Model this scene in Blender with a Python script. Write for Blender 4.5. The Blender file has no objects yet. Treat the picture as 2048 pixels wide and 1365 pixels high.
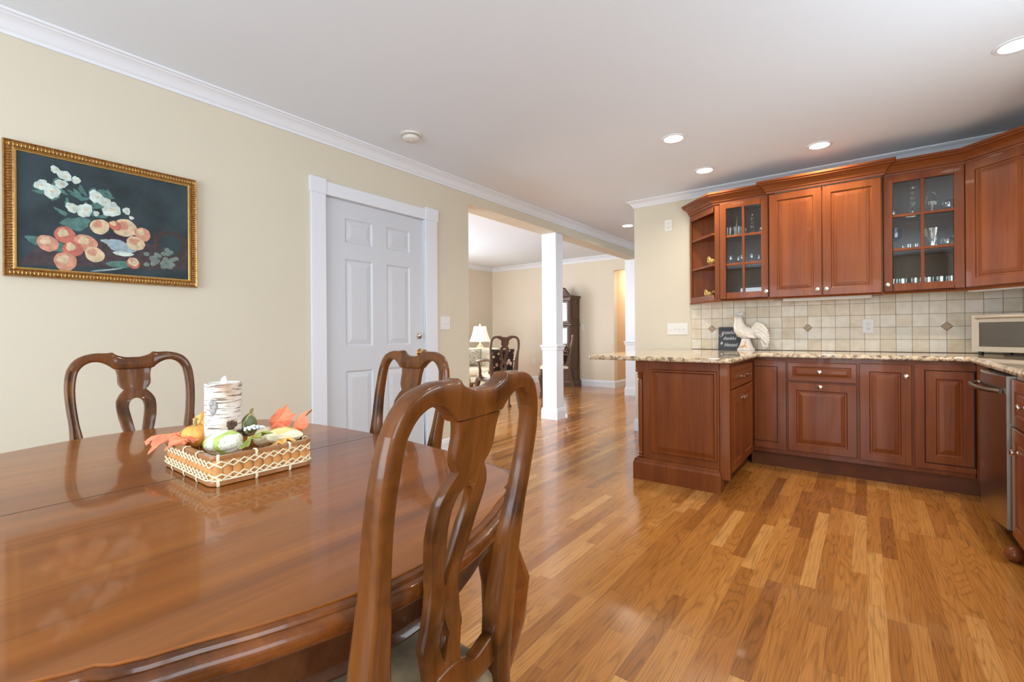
import bpy, bmesh, math, random
from mathutils import Vector, Matrix
random.seed(7)
PI = math.pi
SC = bpy.context.scene
COL = SC.collection

# ---------------------------------------------------------------- camera
CAMZ = 1.065
yaw, roll = math.radians(37.317), math.radians(-0.40)
fw = Vector((-math.sin(yaw), math.cos(yaw), 0))
rt = Vector((math.cos(yaw), math.sin(yaw), 0))
up = Vector((0, 0, 1))
r2 = math.cos(roll) * rt + math.sin(roll) * up
u2 = -math.sin(roll) * rt + math.cos(roll) * up
cd = bpy.data.cameras.new('camera')
cam = bpy.data.objects.new('camera', cd); COL.objects.link(cam)
cam.matrix_world = Matrix(((r2.x, u2.x, -fw.x, 0), (r2.y, u2.y, -fw.y, 0), (r2.z, u2.z, -fw.z, CAMZ), (0, 0, 0, 1)))
cd.sensor_width = 36.0
cd.lens = 927.7 / 2048 * 36
cd.shift_y = -15.9 / 2048
cd.clip_start = 0.02
SC.camera = cam

# ---------------------------------------------------------------- light
SC.view_settings.view_transform = 'Standard'
SC.view_settings.look = 'None'
SC.view_settings.exposure = 0.08
SC.view_settings.gamma = 1.0
SC.view_settings.use_curve_mapping = False
SC.cycles.max_bounces = 12
SC.cycles.diffuse_bounces = 6
SC.cycles.transparent_max_bounces = 24
SC.cycles.sample_clamp_indirect = 6.0
W = bpy.data.worlds.new('sky'); SC.world = W; W.use_nodes = True
bg = W.node_tree.nodes['Background']
bg.inputs['Color'].default_value = (0.72, 0.86, 1.0, 1)
bg.inputs['Strength'].default_value = 1.6

def area(name, loc, direction, sx, sy, power, color=(1, 1, 1), shape='RECTANGLE', spread=PI):
    l = bpy.data.lights.new(name, 'AREA'); l.shape = shape; l.size = sx
    if shape == 'RECTANGLE': l.size_y = sy
    l.energy = power; l.color = color; l.spread = spread
    o = bpy.data.objects.new(name, l); COL.objects.link(o); o.location = loc
    o.rotation_euler = Vector(direction).to_track_quat('-Z', 'Y').to_euler()
    return o
DAY = (0.84, 0.925, 1.0)
area('daylight_slider', (-1.0, -2.55, 1.25), (0, 1, 0), 2.5, 2.0, 112, DAY)
area('daylight_sink_window', (1.32, 2.2, 1.55), (-1, 0, 0), 1.2, 0.95, 32, DAY)
area('daylight_east_window', (1.32, -0.9, 1.5), (-1, 0, 0), 1.6, 1.3, 42, DAY)
area('daylight_living_window', (-7.0, 4.6, 1.45), (1, 0, 0), 2.4, 1.5, 130, (.95, 0.97, 1.0))
area('daylight_living_window.001', (-4.9, 1.1, 1.5), (0, 1, 0), 2.4, 1.6, 105, (.95, 0.97, 1.0))

# ---------------------------------------------------------------- mesh helpers
class M:
    def __init__(s): s.v = []; s.f = []; s.mi = []; s.cur = 0
    def add(s, vs, fs):
        b = len(s.v); s.v += [tuple(p) for p in vs]
        for f in fs: s.f.append([b + i for i in f]); s.mi.append(s.cur)
        return s
    def box(s, x0, x1, y0, y1, z0, z1):
        return s.add([(x0,y0,z0),(x1,y0,z0),(x1,y1,z0),(x0,y1,z0),(x0,y0,z1),(x1,y0,z1),(x1,y1,z1),(x0,y1,z1)],
              [(0,3,2,1),(4,5,6,7),(0,1,5,4),(1,2,6,5),(2,3,7,6),(3,0,4,7)])
    def cyl(s, c, r, z0, z1, n=24, r1=None):
        r1 = r if r1 is None else r1
        return s.lathe(c, [(0, z0), (r, z0), (r1, z1), (0, z1)], n)
    def lathe(s, c, prof, n=24, axis='z'):
        vs = []; fs = []; idx = []
        for r, z in prof:
            if r < 1e-6: idx.append([len(vs)]); vs.append((0, 0, z))
            else:
                idx.append(list(range(len(vs), len(vs) + n)))
                for k in range(n):
                    a = 2 * PI * k / n; vs.append((r * math.cos(a), r * math.sin(a), z))
        for a, b in zip(idx, idx[1:]):
            if len(a) == 1 and len(b) == 1: continue
            for k in range(n):
                k2 = (k + 1) % n
                if len(a) == 1: fs.append((a[0], b[k2], b[k]))
                elif len(b) == 1: fs.append((a[k], a[k2], b[0]))
                else: fs.append((a[k], a[k2], b[k2], b[k]))
        if axis == 'y': vs = [(x, z, y) for x, y, z in vs]
        if axis == 'x': vs = [(z, x, y) for x, y, z in vs]
        return s.add([(x + c[0], y + c[1], z + c[2]) for x, y, z in vs], fs)
    def loft(s, rings, closed=True, cap0=True, cap1=True):
        n = len(rings[0]); vs = [p for r in rings for p in r]; fs = []
        for a in range(len(rings) - 1):
            for k in range(n if closed else n - 1):
                k2 = (k + 1) % n
                fs.append((a*n+k, a*n+k2, (a+1)*n+k2, (a+1)*n+k))
        if cap0: fs.append(tuple(reversed(range(n))))
        if cap1: fs.append(tuple(range((len(rings)-1)*n, len(rings)*n)))
        return s.add(vs, fs)
    def tube(s, pts, rad, n=8, flat=1.0):
        pts = [Vector(p) for p in pts]
        if not hasattr(rad, '__len__'): rad = [rad] * len(pts)
        rings = []; ref = None
        for i, p in enumerate(pts):
            t = (pts[min(i+1, len(pts)-1)] - pts[max(i-1, 0)]).normalized()
            if ref is None: ref = Vector((0, 0, 1)) if abs(t.z) < .9 else Vector((0, 1, 0))
            a = (ref - t * ref.dot(t)).normalized(); b = t.cross(a); ref = a
            rings.append([p + (a * math.cos(2*PI*k/n) + b * math.sin(2*PI*k/n) * flat) * rad[i] for k in range(n)])
        return s.loft(rings)
    def prism(s, poly, z0, z1, f=lambda x, y, z: (x, y, z)):
        return s.loft([[f(x, y, z0) for x, y in poly], [f(x, y, z1) for x, y in poly]])
    def sphere(s, c, r, n=16, m=10, sc=(1, 1, 1)):
        pr = [(r * math.sin(PI*k/m), -r * math.cos(PI*k/m)) for k in range(m+1)]
        t = M().lathe((0, 0, 0), pr, n)
        return s.add([(c[0]+x*sc[0], c[1]+y*sc[1], c[2]+z*sc[2]) for x, y, z in t.v], t.f)
    def xf(s, fn, start=0):
        s.v = s.v[:start] + [tuple(fn(*p)) for p in s.v[start:]]; return s

def obj(name, m, mat, parent=None, smooth=False, bev=0, loc=None, angle=35, seg=2, norm=True):
    me = bpy.data.meshes.new(name)
    me.from_pydata(m.v, [], m.f); 
    mats = mat if isinstance(mat, (list, tuple)) else [mat]
    for q in mats: me.materials.append(q)
    if len(mats) > 1:
        for p, i in zip(me.polygons, m.mi): p.material_index = i
    b = bmesh.new(); b.from_mesh(me)
    bmesh.ops.remove_doubles(b, verts=b.verts, dist=1e-6)
    if norm: bmesh.ops.recalc_face_normals(b, faces=b.faces)
    b.to_mesh(me); b.free()
    if smooth:
        for p in me.polygons: p.use_smooth = True
        me.set_sharp_from_angle(angle=math.radians(angle))
    o = bpy.data.objects.new(name, me); COL.objects.link(o)
    if parent: o.parent = parent
    if loc: o.location = loc
    if bev:
        bm = o.modifiers.new('bevel', 'BEVEL'); bm.width = bev; bm.segments = seg; bm.limit_method = 'ANGLE'; bm.angle_limit = math.radians(40)
        bm.harden_normals = False
    return o
def tag(o, label, cat, group=None):
    o['label'] = label; o['category'] = cat
    if group: o['group'] = group
    return o
def thing(name, label, cat, loc=(0, 0, 0), rz=0, group=None):
    o = bpy.data.objects.new(name, None); COL.objects.link(o); o.location = loc; o.rotation_euler = (0, 0, rz)
    o.empty_display_size = .1
    return tag(o, label, cat, group)
def struct(name, m, mat, **k):
    o = obj(name, m, mat, **k); o['kind'] = 'structure'; return o
def dup(root, loc, rz, label, group=None, scale=None):
    def cp(o, par):
        c = o.copy(); COL.objects.link(c); c.parent = par
        for ch in list(o.children): cp(ch, c)
        return c
    r = cp(root, None); r.location = loc; r.rotation_euler = (0, 0, rz); r['label'] = label
    if scale: r.scale = (scale,) * 3
    if group: r['group'] = group
    return r

def sweep(m, path, prof, closed=False, z=0.0, side=1):
    """prof = list of (out, dz); path = list of (x,y); out is to the right of travel * side"""
    n = len(path); P = [Vector(p) for p in path]; rings = []
    for i in range(n):
        a = P[i-1] if (closed or i > 0) else None; b = P[(i+1) % n] if (closed or i < n-1) else None
        d1 = (P[i]-a).normalized() if a is not None else (b-P[i]).normalized()
        d2 = (b-P[i]).normalized() if b is not None else d1
        n1 = Vector((d1.y, -d1.x)); n2 = Vector((d2.y, -d2.x)); nn = (n1+n2)
        nn = nn / max(nn.length_squared, .2) * 2
        rings.append([(P[i].x + nn.x*o*side, P[i].y + nn.y*o*side, z+h) for o, h in prof])
    if closed: rings.append(rings[0]); m.loft(rings, True, False, False)
    else: m.loft(rings)
    return m

# ---------------------------------------------------------------- materials
def nt(name):
    m = bpy.data.materials.new(name); m.use_nodes = True; t = m.node_tree
    return m, t, t.nodes['Principled BSDF']
def setp(b, **k):
    for a, v in k.items():
        nm = {'rough': 'Roughness', 'metal': 'Metallic', 'spec': 'Specular IOR Level', 'coat': 'Coat Weight', 'coatr': 'Coat Roughness', 'trans': 'Transmission Weight', 'ior': 'IOR', 'sheen': 'Sheen Weight', 'alpha': 'Alpha', 'sss': 'Subsurface Weight'}[a]
        b.inputs[nm].default_value = v
def N(t, typ, **k):
    n = t.nodes.new(typ)
    for a, v in k.items():
        if a.startswith('i_'): n.inputs[a[2:].replace('_', ' ')].default_value = v
        else: setattr(n, a, v)
    return n
def ramp(t, stops, interp='LINEAR'):
    r = t.nodes.new('ShaderNodeValToRGB'); e = r.color_ramp.elements; r.color_ramp.interpolation = interp
    while len(e) < len(stops): e.new(.5)
    for q, (p, c) in zip(e, stops): q.position = p; q.color = (*c, 1)
    return r
def math_(t, op, a=None, b=None, c=None):
    n = t.nodes.new('ShaderNodeMath'); n.operation = op
    for i, v in enumerate((a, b, c)):
        if v is None: continue
        if hasattr(v, 'links'): t.links.new(v, n.inputs[i])
        else: n.inputs[i].default_value = v
    return n.outputs[0]
def mix(t, fac, a, b, mode='MIX'):
    n = t.nodes.new('ShaderNodeMix'); n.data_type = 'RGBA'; n.blend_type = mode
    for s, v in ((n.inputs[0], fac), (n.inputs[6], a), (n.inputs[7], b)):
        if hasattr(v, 'links'): t.links.new(v, s)
        elif isinstance(v, (int, float)): s.default_value = v
        else: s.default_value = (*v, 1)
    return n.outputs[2]
def bump(t, b, h, strength=.2, dist=.002):
    n = t.nodes.new('ShaderNodeBump'); n.inputs['Strength'].default_value = strength; n.inputs['Distance'].default_value = dist
    t.links.new(h, n.inputs['Height']); t.links.new(n.outputs[0], b.inputs['Normal'])
def plain(name, c, var=.0, scale=8, bumpy=0, bscale=200, **k):
    m, t, b = nt(name); setp(b, **k)
    tc = N(t, 'ShaderNodeTexCoord')
    if var:
        n = N(t, 'ShaderNodeTexNoise', i_Scale=scale, i_Detail=4.0); t.links.new(tc.outputs['Object'], n.inputs['Vector'])
        r = ramp(t, [(.3, tuple(q*(1-var) for q in c)), (.7, tuple(min(1, q*(1+var)) for q in c))]); t.links.new(n.outputs[0], r.inputs[0])
        t.links.new(r.outputs[0], b.inputs['Base Color'])
    else: b.inputs['Base Color'].default_value = (*c, 1)
    if bumpy:
        n = N(t, 'ShaderNodeTexNoise', i_Scale=bscale, i_Detail=3.0); t.links.new(tc.outputs['Object'], n.inputs['Vector'])
        bump(t, b, n.outputs[0], bumpy)
    return m
def wood(name, dark, mid, light, axis=2, sc=1.0, rough=.3, coat=.3, wear=0, bands=.0):
    m, t, b = nt(name); setp(b, rough=rough, coat=coat, coatr=.05, spec=.22)
    tc = N(t, 'ShaderNodeTexCoord'); mp = N(t, 'ShaderNodeMapping')
    s = [22*sc, 22*sc, 22*sc]; s[axis] = 1.6*sc; mp.inputs['Scale'].default_value = s
    t.links.new(tc.outputs['Object'], mp.inputs['Vector'])
    n = N(t, 'ShaderNodeTexNoise', i_Scale=1.0, i_Detail=7.0, i_Roughness=.62, i_Distortion=.6); t.links.new(mp.outputs[0], n.inputs['Vector'])
    mp2 = N(t, 'ShaderNodeMapping'); s2 = [5*sc]*3; s2[axis] = .8*sc; mp2.inputs['Scale'].default_value = s2
    t.links.new(tc.outputs['Object'], mp2.inputs['Vector'])
    n2 = N(t, 'ShaderNodeTexNoise', i_Scale=1.0, i_Detail=3.0, i_Distortion=.8); t.links.new(mp2.outputs[0], n2.inputs['Vector'])
    f = math_(t, 'ADD', math_(t, 'MULTIPLY', n.outputs[0], .5), math_(t, 'MULTIPLY', n2.outputs[0], .5))
    r = ramp(t, [(.30, dark), (.5, mid), (.70, light)]); t.links.new(f, r.inputs[0])
    c = r.outputs[0]
    mp3 = N(t, 'ShaderNodeMapping'); s3 = [160*sc]*3; s3[axis] = 6*sc; mp3.inputs['Scale'].default_value = s3
    t.links.new(tc.outputs['Object'], mp3.inputs['Vector'])
    n3 = N(t, 'ShaderNodeTexNoise', i_Scale=1.0, i_Detail=2.0); t.links.new(mp3.outputs[0], n3.inputs['Vector'])
    p = ramp(t, [(.35, (.86,)*3), (.5, (1,)*3)]); t.links.new(n3.outputs[0], p.inputs[0])
    c = mix(t, 1.0, c, p.outputs[0], 'MULTIPLY')
    if wear:
        n4 = N(t, 'ShaderNodeTexNoise', i_Scale=7.0, i_Detail=4.0); t.links.new(tc.outputs['Object'], n4.inputs['Vector'])
        w = ramp(t, [(.50, (0,)*3), (.62, (1,)*3)]); t.links.new(n4.outputs[0], w.inputs[0])
        c = mix(t, math_(t, 'MULTIPLY', w.outputs[0], wear), c, tuple(q*.25 for q in dark))
    t.links.new(c, b.inputs['Base Color'])
    bump(t, b, n3.outputs[0], .06, .0005)
    return m
def floor_mat():
    m, t, b = nt('oak_strip_floor'); setp(b, rough=.22, coat=.32, coatr=.05)
    tc = N(t, 'ShaderNodeTexCoord'); sp = N(t, 'ShaderNodeSeparateXYZ'); t.links.new(tc.outputs['Object'], sp.inputs[0])
    x, y = sp.outputs[0], sp.outputs[1]; w = .057
    xs = math_(t, 'DIVIDE', x, w); row = math_(t, 'FLOOR', xs); fx = math_(t, 'SUBTRACT', xs, row)
    wn = N(t, 'ShaderNodeTexWhiteNoise', noise_dimensions='1D'); t.links.new(row, wn.inputs['W'])
    wn2 = N(t, 'ShaderNodeTexWhiteNoise', noise_dimensions='1D'); t.links.new(math_(t, 'ADD', row, 91.3), wn2.inputs['W'])
    L = math_(t, 'ADD', .38, math_(t, 'MULTIPLY', wn2.outputs['Value'], .65))
    ys = math_(t, 'DIVIDE', math_(t, 'ADD', y, math_(t, 'MULTIPLY', wn.outputs['Value'], 9.0)), L)
    idx = math_(t, 'FLOOR', ys); fy = math_(t, 'SUBTRACT', ys, idx)
    pid = math_(t, 'ADD', math_(t, 'MULTIPLY', row, 17.37), math_(t, 'MULTIPLY', idx, 3.71))
    pn = N(t, 'ShaderNodeTexWhiteNoise', noise_dimensions='1D'); t.links.new(pid, pn.inputs['W'])
    base = ramp(t, [(0, (.26, .092, .018)), (.15, (.36, .137, .027)), (.5, (.42, .168, .034)), (.85, (.48, .205, .046)), (1, (.60, .30, .09))])
    t.links.new(pn.outputs['Value'], base.inputs[0])
    cb = N(t, 'ShaderNodeCombineXYZ')
    t.links.new(math_(t, 'ADD', math_(t, 'MULTIPLY', x, 10.0), math_(t, 'MULTIPLY', pn.outputs['Value'], 40)), cb.inputs[0])
    t.links.new(math_(t, 'MULTIPLY', y, .75), cb.inputs[1]); t.links.new(math_(t, 'MULTIPLY', pn.outputs['Value'], 13), cb.inputs[2])
    n = N(t, 'ShaderNodeTexNoise', i_Scale=1.0, i_Detail=1.5, i_Roughness=.45, i_Distortion=.35); t.links.new(cb.outputs[0], n.inputs['Vector'])
    ring = math_(t, 'FRACT', math_(t, 'MULTIPLY', n.outputs[0], 20.0))
    rr = ramp(t, [(0, (.68,)*3), (.25, (1,)*3), (.8, (1.0,)*3), (1, (.82,)*3)]); t.links.new(ring, rr.inputs[0])
    mp = N(t, 'ShaderNodeMapping'); mp.inputs['Scale'].default_value = (260, 6, 1); t.links.new(tc.outputs['Object'], mp.inputs['Vector'])
    fn = N(t, 'ShaderNodeTexNoise', i_Scale=1.0, i_Detail=2.0); t.links.new(mp.outputs[0], fn.inputs['Vector'])
    fr = ramp(t, [(.3, (.70,)*3), (.52, (1.03,)*3)]); t.links.new(fn.outputs[0], fr.inputs[0])
    c = mix(t, 1.0, base.outputs[0], rr.outputs[0], 'MULTIPLY'); c = mix(t, 1.0, c, fr.outputs[0], 'MULTIPLY')
    e1 = math_(t, 'LESS_THAN', fx, .018)
    e2 = math_(t, 'LESS_THAN', math_(t, 'MULTIPLY', fy, L), .0014)
    e = math_(t, 'MAXIMUM', e1, e2)
    c = mix(t, math_(t, 'MULTIPLY', e, .55), c, (.10, .035, .010))
    t.links.new(c, b.inputs['Base Color'])
    bump(t, b, math_(t, 'SUBTRACT', 1.0, e), .15, .0006)
    return m
def tile_mat():
    m, t, b = nt('tumbled_stone_tile'); setp(b, rough=.42)
    tc = N(t, 'ShaderNodeTexCoord'); sp = N(t, 'ShaderNodeSeparateXYZ'); t.links.new(tc.outputs['Object'], sp.inputs[0])
    p = .0990
    xs = math_(t, 'DIVIDE', math_(t, 'ADD', sp.outputs[0], 10*p+1.1935), p); zs = math_(t, 'DIVIDE', math_(t, 'SUBTRACT', sp.outputs[2], .8945-p*5), p)
    ix = math_(t, 'FLOOR', xs); iz = math_(t, 'FLOOR', zs); fx = math_(t, 'SUBTRACT', xs, ix); fz = math_(t, 'SUBTRACT', zs, iz)
    g = math_(t, 'MAXIMUM', math_(t, 'GREATER_THAN', math_(t, 'ABSOLUTE', math_(t, 'SUBTRACT', fx, .5)), .486), math_(t, 'GREATER_THAN', math_(t, 'ABSOLUTE', math_(t, 'SUBTRACT', fz, .5)), .486))
    wn = N(t, 'ShaderNodeTexWhiteNoise', noise_dimensions='1D'); t.links.new(math_(t, 'ADD', math_(t, 'MULTIPLY', ix, 7.13), math_(t, 'MULTIPLY', iz, 31.7)), wn.inputs['W'])
    r = ramp(t, [(0, (.66, .57, .42)), (.4, (.74, .66, .53)), (.75, (.80, .74, .63)), (1, (.72, .68, .58))]); t.links.new(wn.outputs['Value'], r.inputs[0])
    n = N(t, 'ShaderNodeTexNoise', i_Scale=14.0, i_Detail=6.0, i_Roughness=.6); t.links.new(tc.outputs['Object'], n.inputs['Vector'])
    nr = ramp(t, [(.3, (.88, .85, .78)), (.6, (1.03, 1.03, 1.03))]); t.links.new(n.outputs[0], nr.inputs[0])
    c = mix(t, 1.0, r.outputs[0], nr.outputs[0], 'MULTIPLY')
    c = mix(t, g, c, (.13, .075, .04))
    t.links.new(c, b.inputs['Base Color'])
    bump(t, b, math_(t, 'SUBTRACT', 1.0, g), .4, .001)
    return m
def granite_mat():
    m, t, b = nt('speckled_granite'); setp(b, rough=.07, spec=.55, coat=.4, coatr=.03)
    tc = N(t, 'ShaderNodeTexCoord')
    n1 = N(t, 'ShaderNodeTexNoise', i_Scale=26.0, i_Detail=5.0, i_Roughness=.7); t.links.new(tc.outputs['Object'], n1.inputs['Vector'])
    v = N(t, 'ShaderNodeTexVoronoi', i_Scale=95.0); t.links.new(tc.outputs['Object'], v.inputs['Vector'])
    r1 = ramp(t, [(.36, (.040, .030, .024)), (.43, (.24, .16, .10)), (.50, (.58, .46, .31)), (.60, (.72, .62, .46)), (.70, (.40, .25, .13))]); t.links.new(n1.outputs[0], r1.inputs[0])
    sp = N(t, 'ShaderNodeSeparateColor'); t.links.new(v.outputs['Color'], sp.inputs[0])
    r2_ = ramp(t, [(0, (.08, .06, .05)), (.13, (.10, .07, .05)), (.16, (.8, .68, .5)), (.6, (1, .92, .75)), (1, (.55, .38, .22))]); t.links.new(sp.outputs[0], r2_.inputs[0])
    c = mix(t, .5, r1.outputs[0], r2_.outputs[0], 'MULTIPLY')
    c = mix(t, .12, c, (.62, .52, .38))
    t.links.new(c, b.inputs['Base Color']); return m
def glass_mat(name='clear_pane', tint=(.93, .96, .95), refl=.035, rough=.0, facing=.28):
    m = bpy.data.materials.new(name); m.use_nodes = True; t = m.node_tree; t.nodes.clear()
    o = N(t, 'ShaderNodeOutputMaterial'); tr = N(t, 'ShaderNodeBsdfTransparent'); g = N(t, 'ShaderNodeBsdfGlossy'); mx = N(t, 'ShaderNodeMixShader')
    tr.inputs[0].default_value = (*tint, 1); g.inputs['Roughness'].default_value = rough; g.inputs[0].default_value = (1, 1, 1, 1)
    lw = N(t, 'ShaderNodeLayerWeight'); lw.inputs['Blend'].default_value = .35
    f = math_(t, 'ADD', refl, math_(t, 'MULTIPLY', lw.outputs['Facing'], facing))
    t.links.new(f, mx.inputs[0]); t.links.new(tr.outputs[0], mx.inputs[1]); t.links.new(g.outputs[0], mx.inputs[2]); t.links.new(mx.outputs[0], o.inputs[0])
    return m
def emis(name, c, s):
    m, t, b = nt(name); b.inputs['Base Color'].default_value = (*c, 1); b.inputs['Emission Color'].default_value = (*c, 1); b.inputs['Emission Strength'].default_value = s
    return m

FLOOR = floor_mat(); TILE = tile_mat(); GRAN = granite_mat(); PANE = glass_mat()
WALL = plain('cream_wall_paint', (.645, .60, .485), .015, 2, .05, 400, rough=.75)
WALLB = plain('beige_living_paint', (.70, .63, .51), .015, 2, .05, 400, rough=.75)
PEACH = plain('peach_hall_paint', (.66, .47, .30), .01, 2, rough=.8)
CEIL = plain('flat_ceiling_paint', (.75, .835, .93), .01, 1, .03, 500, rough=.9)
TRIM = plain('white_gloss_trim', (.74, .785, .85), .01, 3, rough=.38)
CHERRY = wood('cherry_cabinet_wood', (.130, .030, .007), (.195, .050, .011), (.265, .078, .018), 2, .5, .33, .15)
CHERRYX = wood('cherry_rail_wood', (.130, .030, .007), (.195, .050, .011), (.265, .078, .018), 0, .5, .33, .15)
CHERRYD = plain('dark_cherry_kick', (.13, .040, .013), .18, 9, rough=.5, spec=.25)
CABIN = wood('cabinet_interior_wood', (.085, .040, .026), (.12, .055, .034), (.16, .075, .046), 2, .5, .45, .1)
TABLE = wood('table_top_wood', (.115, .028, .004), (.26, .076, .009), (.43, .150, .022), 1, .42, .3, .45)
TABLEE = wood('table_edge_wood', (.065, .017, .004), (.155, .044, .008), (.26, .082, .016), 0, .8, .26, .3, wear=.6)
CHAIR = wood('chair_walnut_wood', (.070, .021, .005), (.150, .049, .010), (.25, .088, .018), 2, .8, .27, .28, wear=.7)
CARVED = wood('carved_dark_wood', (.065, .034, .022), (.115, .063, .040), (.18, .104, .068), 2, .8, .4, .2)
NICKEL = plain('brushed_nickel', (.72, .69, .64), rough=.22, metal=1.0)
STEEL = plain('stainless_steel', (.46, .43, .41), .03, 30, rough=.24, metal=1.0)
STEELL = plain('light_stainless', (.27, .235, .195), .02, 30, rough=.32, metal=1.0)
BRASS = plain('polished_brass', (.80, .58, .26), rough=.15, metal=1.0)
BLACK = plain('black_plastic', (.012, .012, .013), rough=.4)
PLASTIC = plain('white_plastic', (.76, .76, .74), rough=.35)
DARK = plain('dark_slot', (.03, .028, .025), rough=.6)
# ================================================================ the setting
XW, YK, ZC, ZL = -2.98, 4.80, 2.47, 2.56
DY0, DY1, DZ = 1.775, 2.692, 2.034          # door opening
m = M().box(-7.2, 1.5, -2.8, 10.6, -.12, 0); struct('floor', m, FLOOR)
m = M().box(XW-.2, 1.5, -2.8, 10.6, ZC, ZC+.12); m.box(-7.2, XW-.2, .8, 10.6, ZL, ZL+.12); struct('ceiling', m, CEIL)
# left wall with the door opening, then the beam over the wide opening
m = M().box(XW-.2, XW, -2.6, DY0, 0, ZC); m.box(XW-.2, XW, DY1, 3.24, 0, ZC); m.box(XW-.2, XW, DY0, DY1, DZ, ZC)
struct('wall_left', m, WALL)
m = M().box(XW-.22, XW, 3.24, 8.27, 2.29, ZL); struct('trim_1', m, WALL)['label'] = 'cream painted beam over the wide opening'
m = M().box(-1.985, 1.30, YK, YK+.13, 0, ZC); struct('wall_kitchen', m, WALL)
# right wall with two windows
m = M().box(1.17, 1.30, -2.8, -1.7, 0, ZC); m.box(1.17, 1.30, -.1, 1.6, 0, ZC); m.box(1.17, 1.30, 2.8, YK, 0, ZC)
m.box(1.17, 1.30, 1.6, 2.8, 0, 1.05); m.box(1.17, 1.30, 1.6, 2.8, 2.05, ZC); m.box(1.17, 1.30, -1.7, -.1, 0, .85); m.box(1.17, 1.30, -1.7, -.1, 2.15, ZC)
struct('wall_right', m, WALL)
m = M().box(-3.2, -2.3, -2.6, -2.45, 0, ZC); m.box(.3, 1.3, -2.6, -2.45, 0, ZC); m.box(-2.3, .3, -2.6, -2.45, 2.1, ZC); struct('wall_back', m, WALL)
# living room
m = M().box(-3.84, XW-.0, 8.27, 8.40, 2.26, ZL); m.box(-7.0, -3.84, 8.27, 8.40, 0, ZL); struct('wall_far', m, WALLB)
m = M().box(-3.96, -3.84, 8.40, 9.4, 0, ZL); struct('wall_hall', m, PEACH)
m = M().box(-3.84, 1.3, 9.4, 9.52, 0, ZL); struct('wall_hall_end', m, PEACH)
m = M().box(XW-.02, XW+.11, 8.1, 9.4, 0, ZC); m.box(XW, -1.985, 7.9, 8.02, 0, ZC); struct('wall_passage', m, WALL)
m = M().box(-7.0, -6.87, 1.0, 3.4, 0, ZL); m.box(-7.0, -6.87, 5.8, 8.27, 0, ZL); m.box(-7.0, -6.87, 3.4, 5.8, 0, .7); m.box(-7.0, -6.87, 3.4, 5.8, 2.2, ZL)
struct('wall_living', m, PEACH if False else WALLB)
m = M().box(-6.9, -6.1, .9, 1.02, 0, ZL); m.box(-3.7, -3.18, .9, 1.02, 0, ZL); m.box(-6.1, -3.7, .9, 1.02, 0, .7); m.box(-6.1, -3.7, .9, 1.02, 2.3, ZL); struct('wall_living_back', m, WALLB)
# windows out of view (seen in reflections)
def window(n, x0, x1, y0, y1, z0, z1, along):
    m = M(); w = .06
    if along == 'y':
        m.box(x0, x1, y0, y0+w, z0, z1); m.box(x0, x1, y1-w, y1, z0, z1); m.box(x0, x1, y0+w, y1-w, z0, z0+w); m.box(x0, x1, y0+w, y1-w, z1-w, z1); m.box(x0+.01, x1-.01, (y0+y1)/2-.02, (y0+y1)/2+.02, z0+w, z1-w)
    else:
        m.box(x0, x0+w, y0, y1, z0, z1); m.box(x1-w, x1, y0, y1, z0, z1); m.box(x0+w, x1-w, y0, y1, z0, z0+w); m.box(x0+w, x1-w, y0, y1, z1-w, z1); m.box((x0+x1)/2-.03, (x0+x1)/2+.03, y0+.01, y1-.01, z0+w, z1-w)
    struct('window_%d' % n, m, TRIM)
window(1, 1.19, 1.27, 1.6, 2.8, 1.05, 2.05, 'y'); window(2, 1.19, 1.27, -1.7, -.1, .85, 2.15, 'y')
window(3, -2.3, .3, -2.58, -2.49, .0, 2.1, 'x'); window(4, -6.98, -6.90, 3.4, 5.8, .7, 2.2, 'y'); window(5, -6.1, -3.7, .92, .98, .7, 2.3, 'x')

# crown mouldings
CROWN = [(0, -.085), (.010, -.085), (.012, -.070), (.020, -.064), (.024, -.056), (.034, -.038), (.050, -.022), (.062, -.018), (.066, -.012), (.078, -.010), (.080, 0), (0, 0)]
m = M(); sweep(m, [(XW, -2.45), (XW, 8.1)], CROWN, z=ZC); struct('trim_2', m, TRIM, smooth=True, angle=30)
CROWNK = [(o*.85, h*.80) for o, h in CROWN]
m = M(); sweep(m, [(-1.985, YK+.13), (-1.985, YK), (1.17, YK)], CROWNK, z=ZC); struct('trim_3', m, TRIM, smooth=True, angle=30)
m = M(); sweep(m, [(-6.87, 1.02), (-6.87, 8.27), (XW-.22, 8.27), (XW-.22, 3.3)], CROWN, z=ZL); struct('trim_4', m, TRIM, smooth=True, angle=30)
m = M(); sweep(m, [(1.17, YK), (1.17, -2.45)], CROWNK, z=ZC); struct('trim_5', m, TRIM, smooth=True, angle=30)
BASE = [(0, 0), (.014, 0), (.014, .095), (.010, .108), (.010, .114), (.005, .122), (0, .13)]
m = M(); sweep(m, [(XW, -2.45), (XW, 1.67)], BASE); sweep(m, [(XW, 2.83), (XW, 3.24), (XW-.2, 3.24), (XW-.2, 1.1)], BASE); struct('baseboard_left', m, TRIM)
m = M(); sweep(m, [(-6.87, 1.02), (-6.87, 8.27), (-3.84, 8.27), (-3.84, 9.4)], BASE); struct('baseboard_far', m, TRIM)
m = M(); sweep(m, [(-1.985, YK+.13), (-1.985, YK), (-1.35, YK)], BASE); struct('baseboard_kitchen', m, TRIM)
m = M(); sweep(m, [(-2.94, 7.9), (-1.985, 7.9)], BASE); struct('baseboard_passage', m, TRIM)

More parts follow.
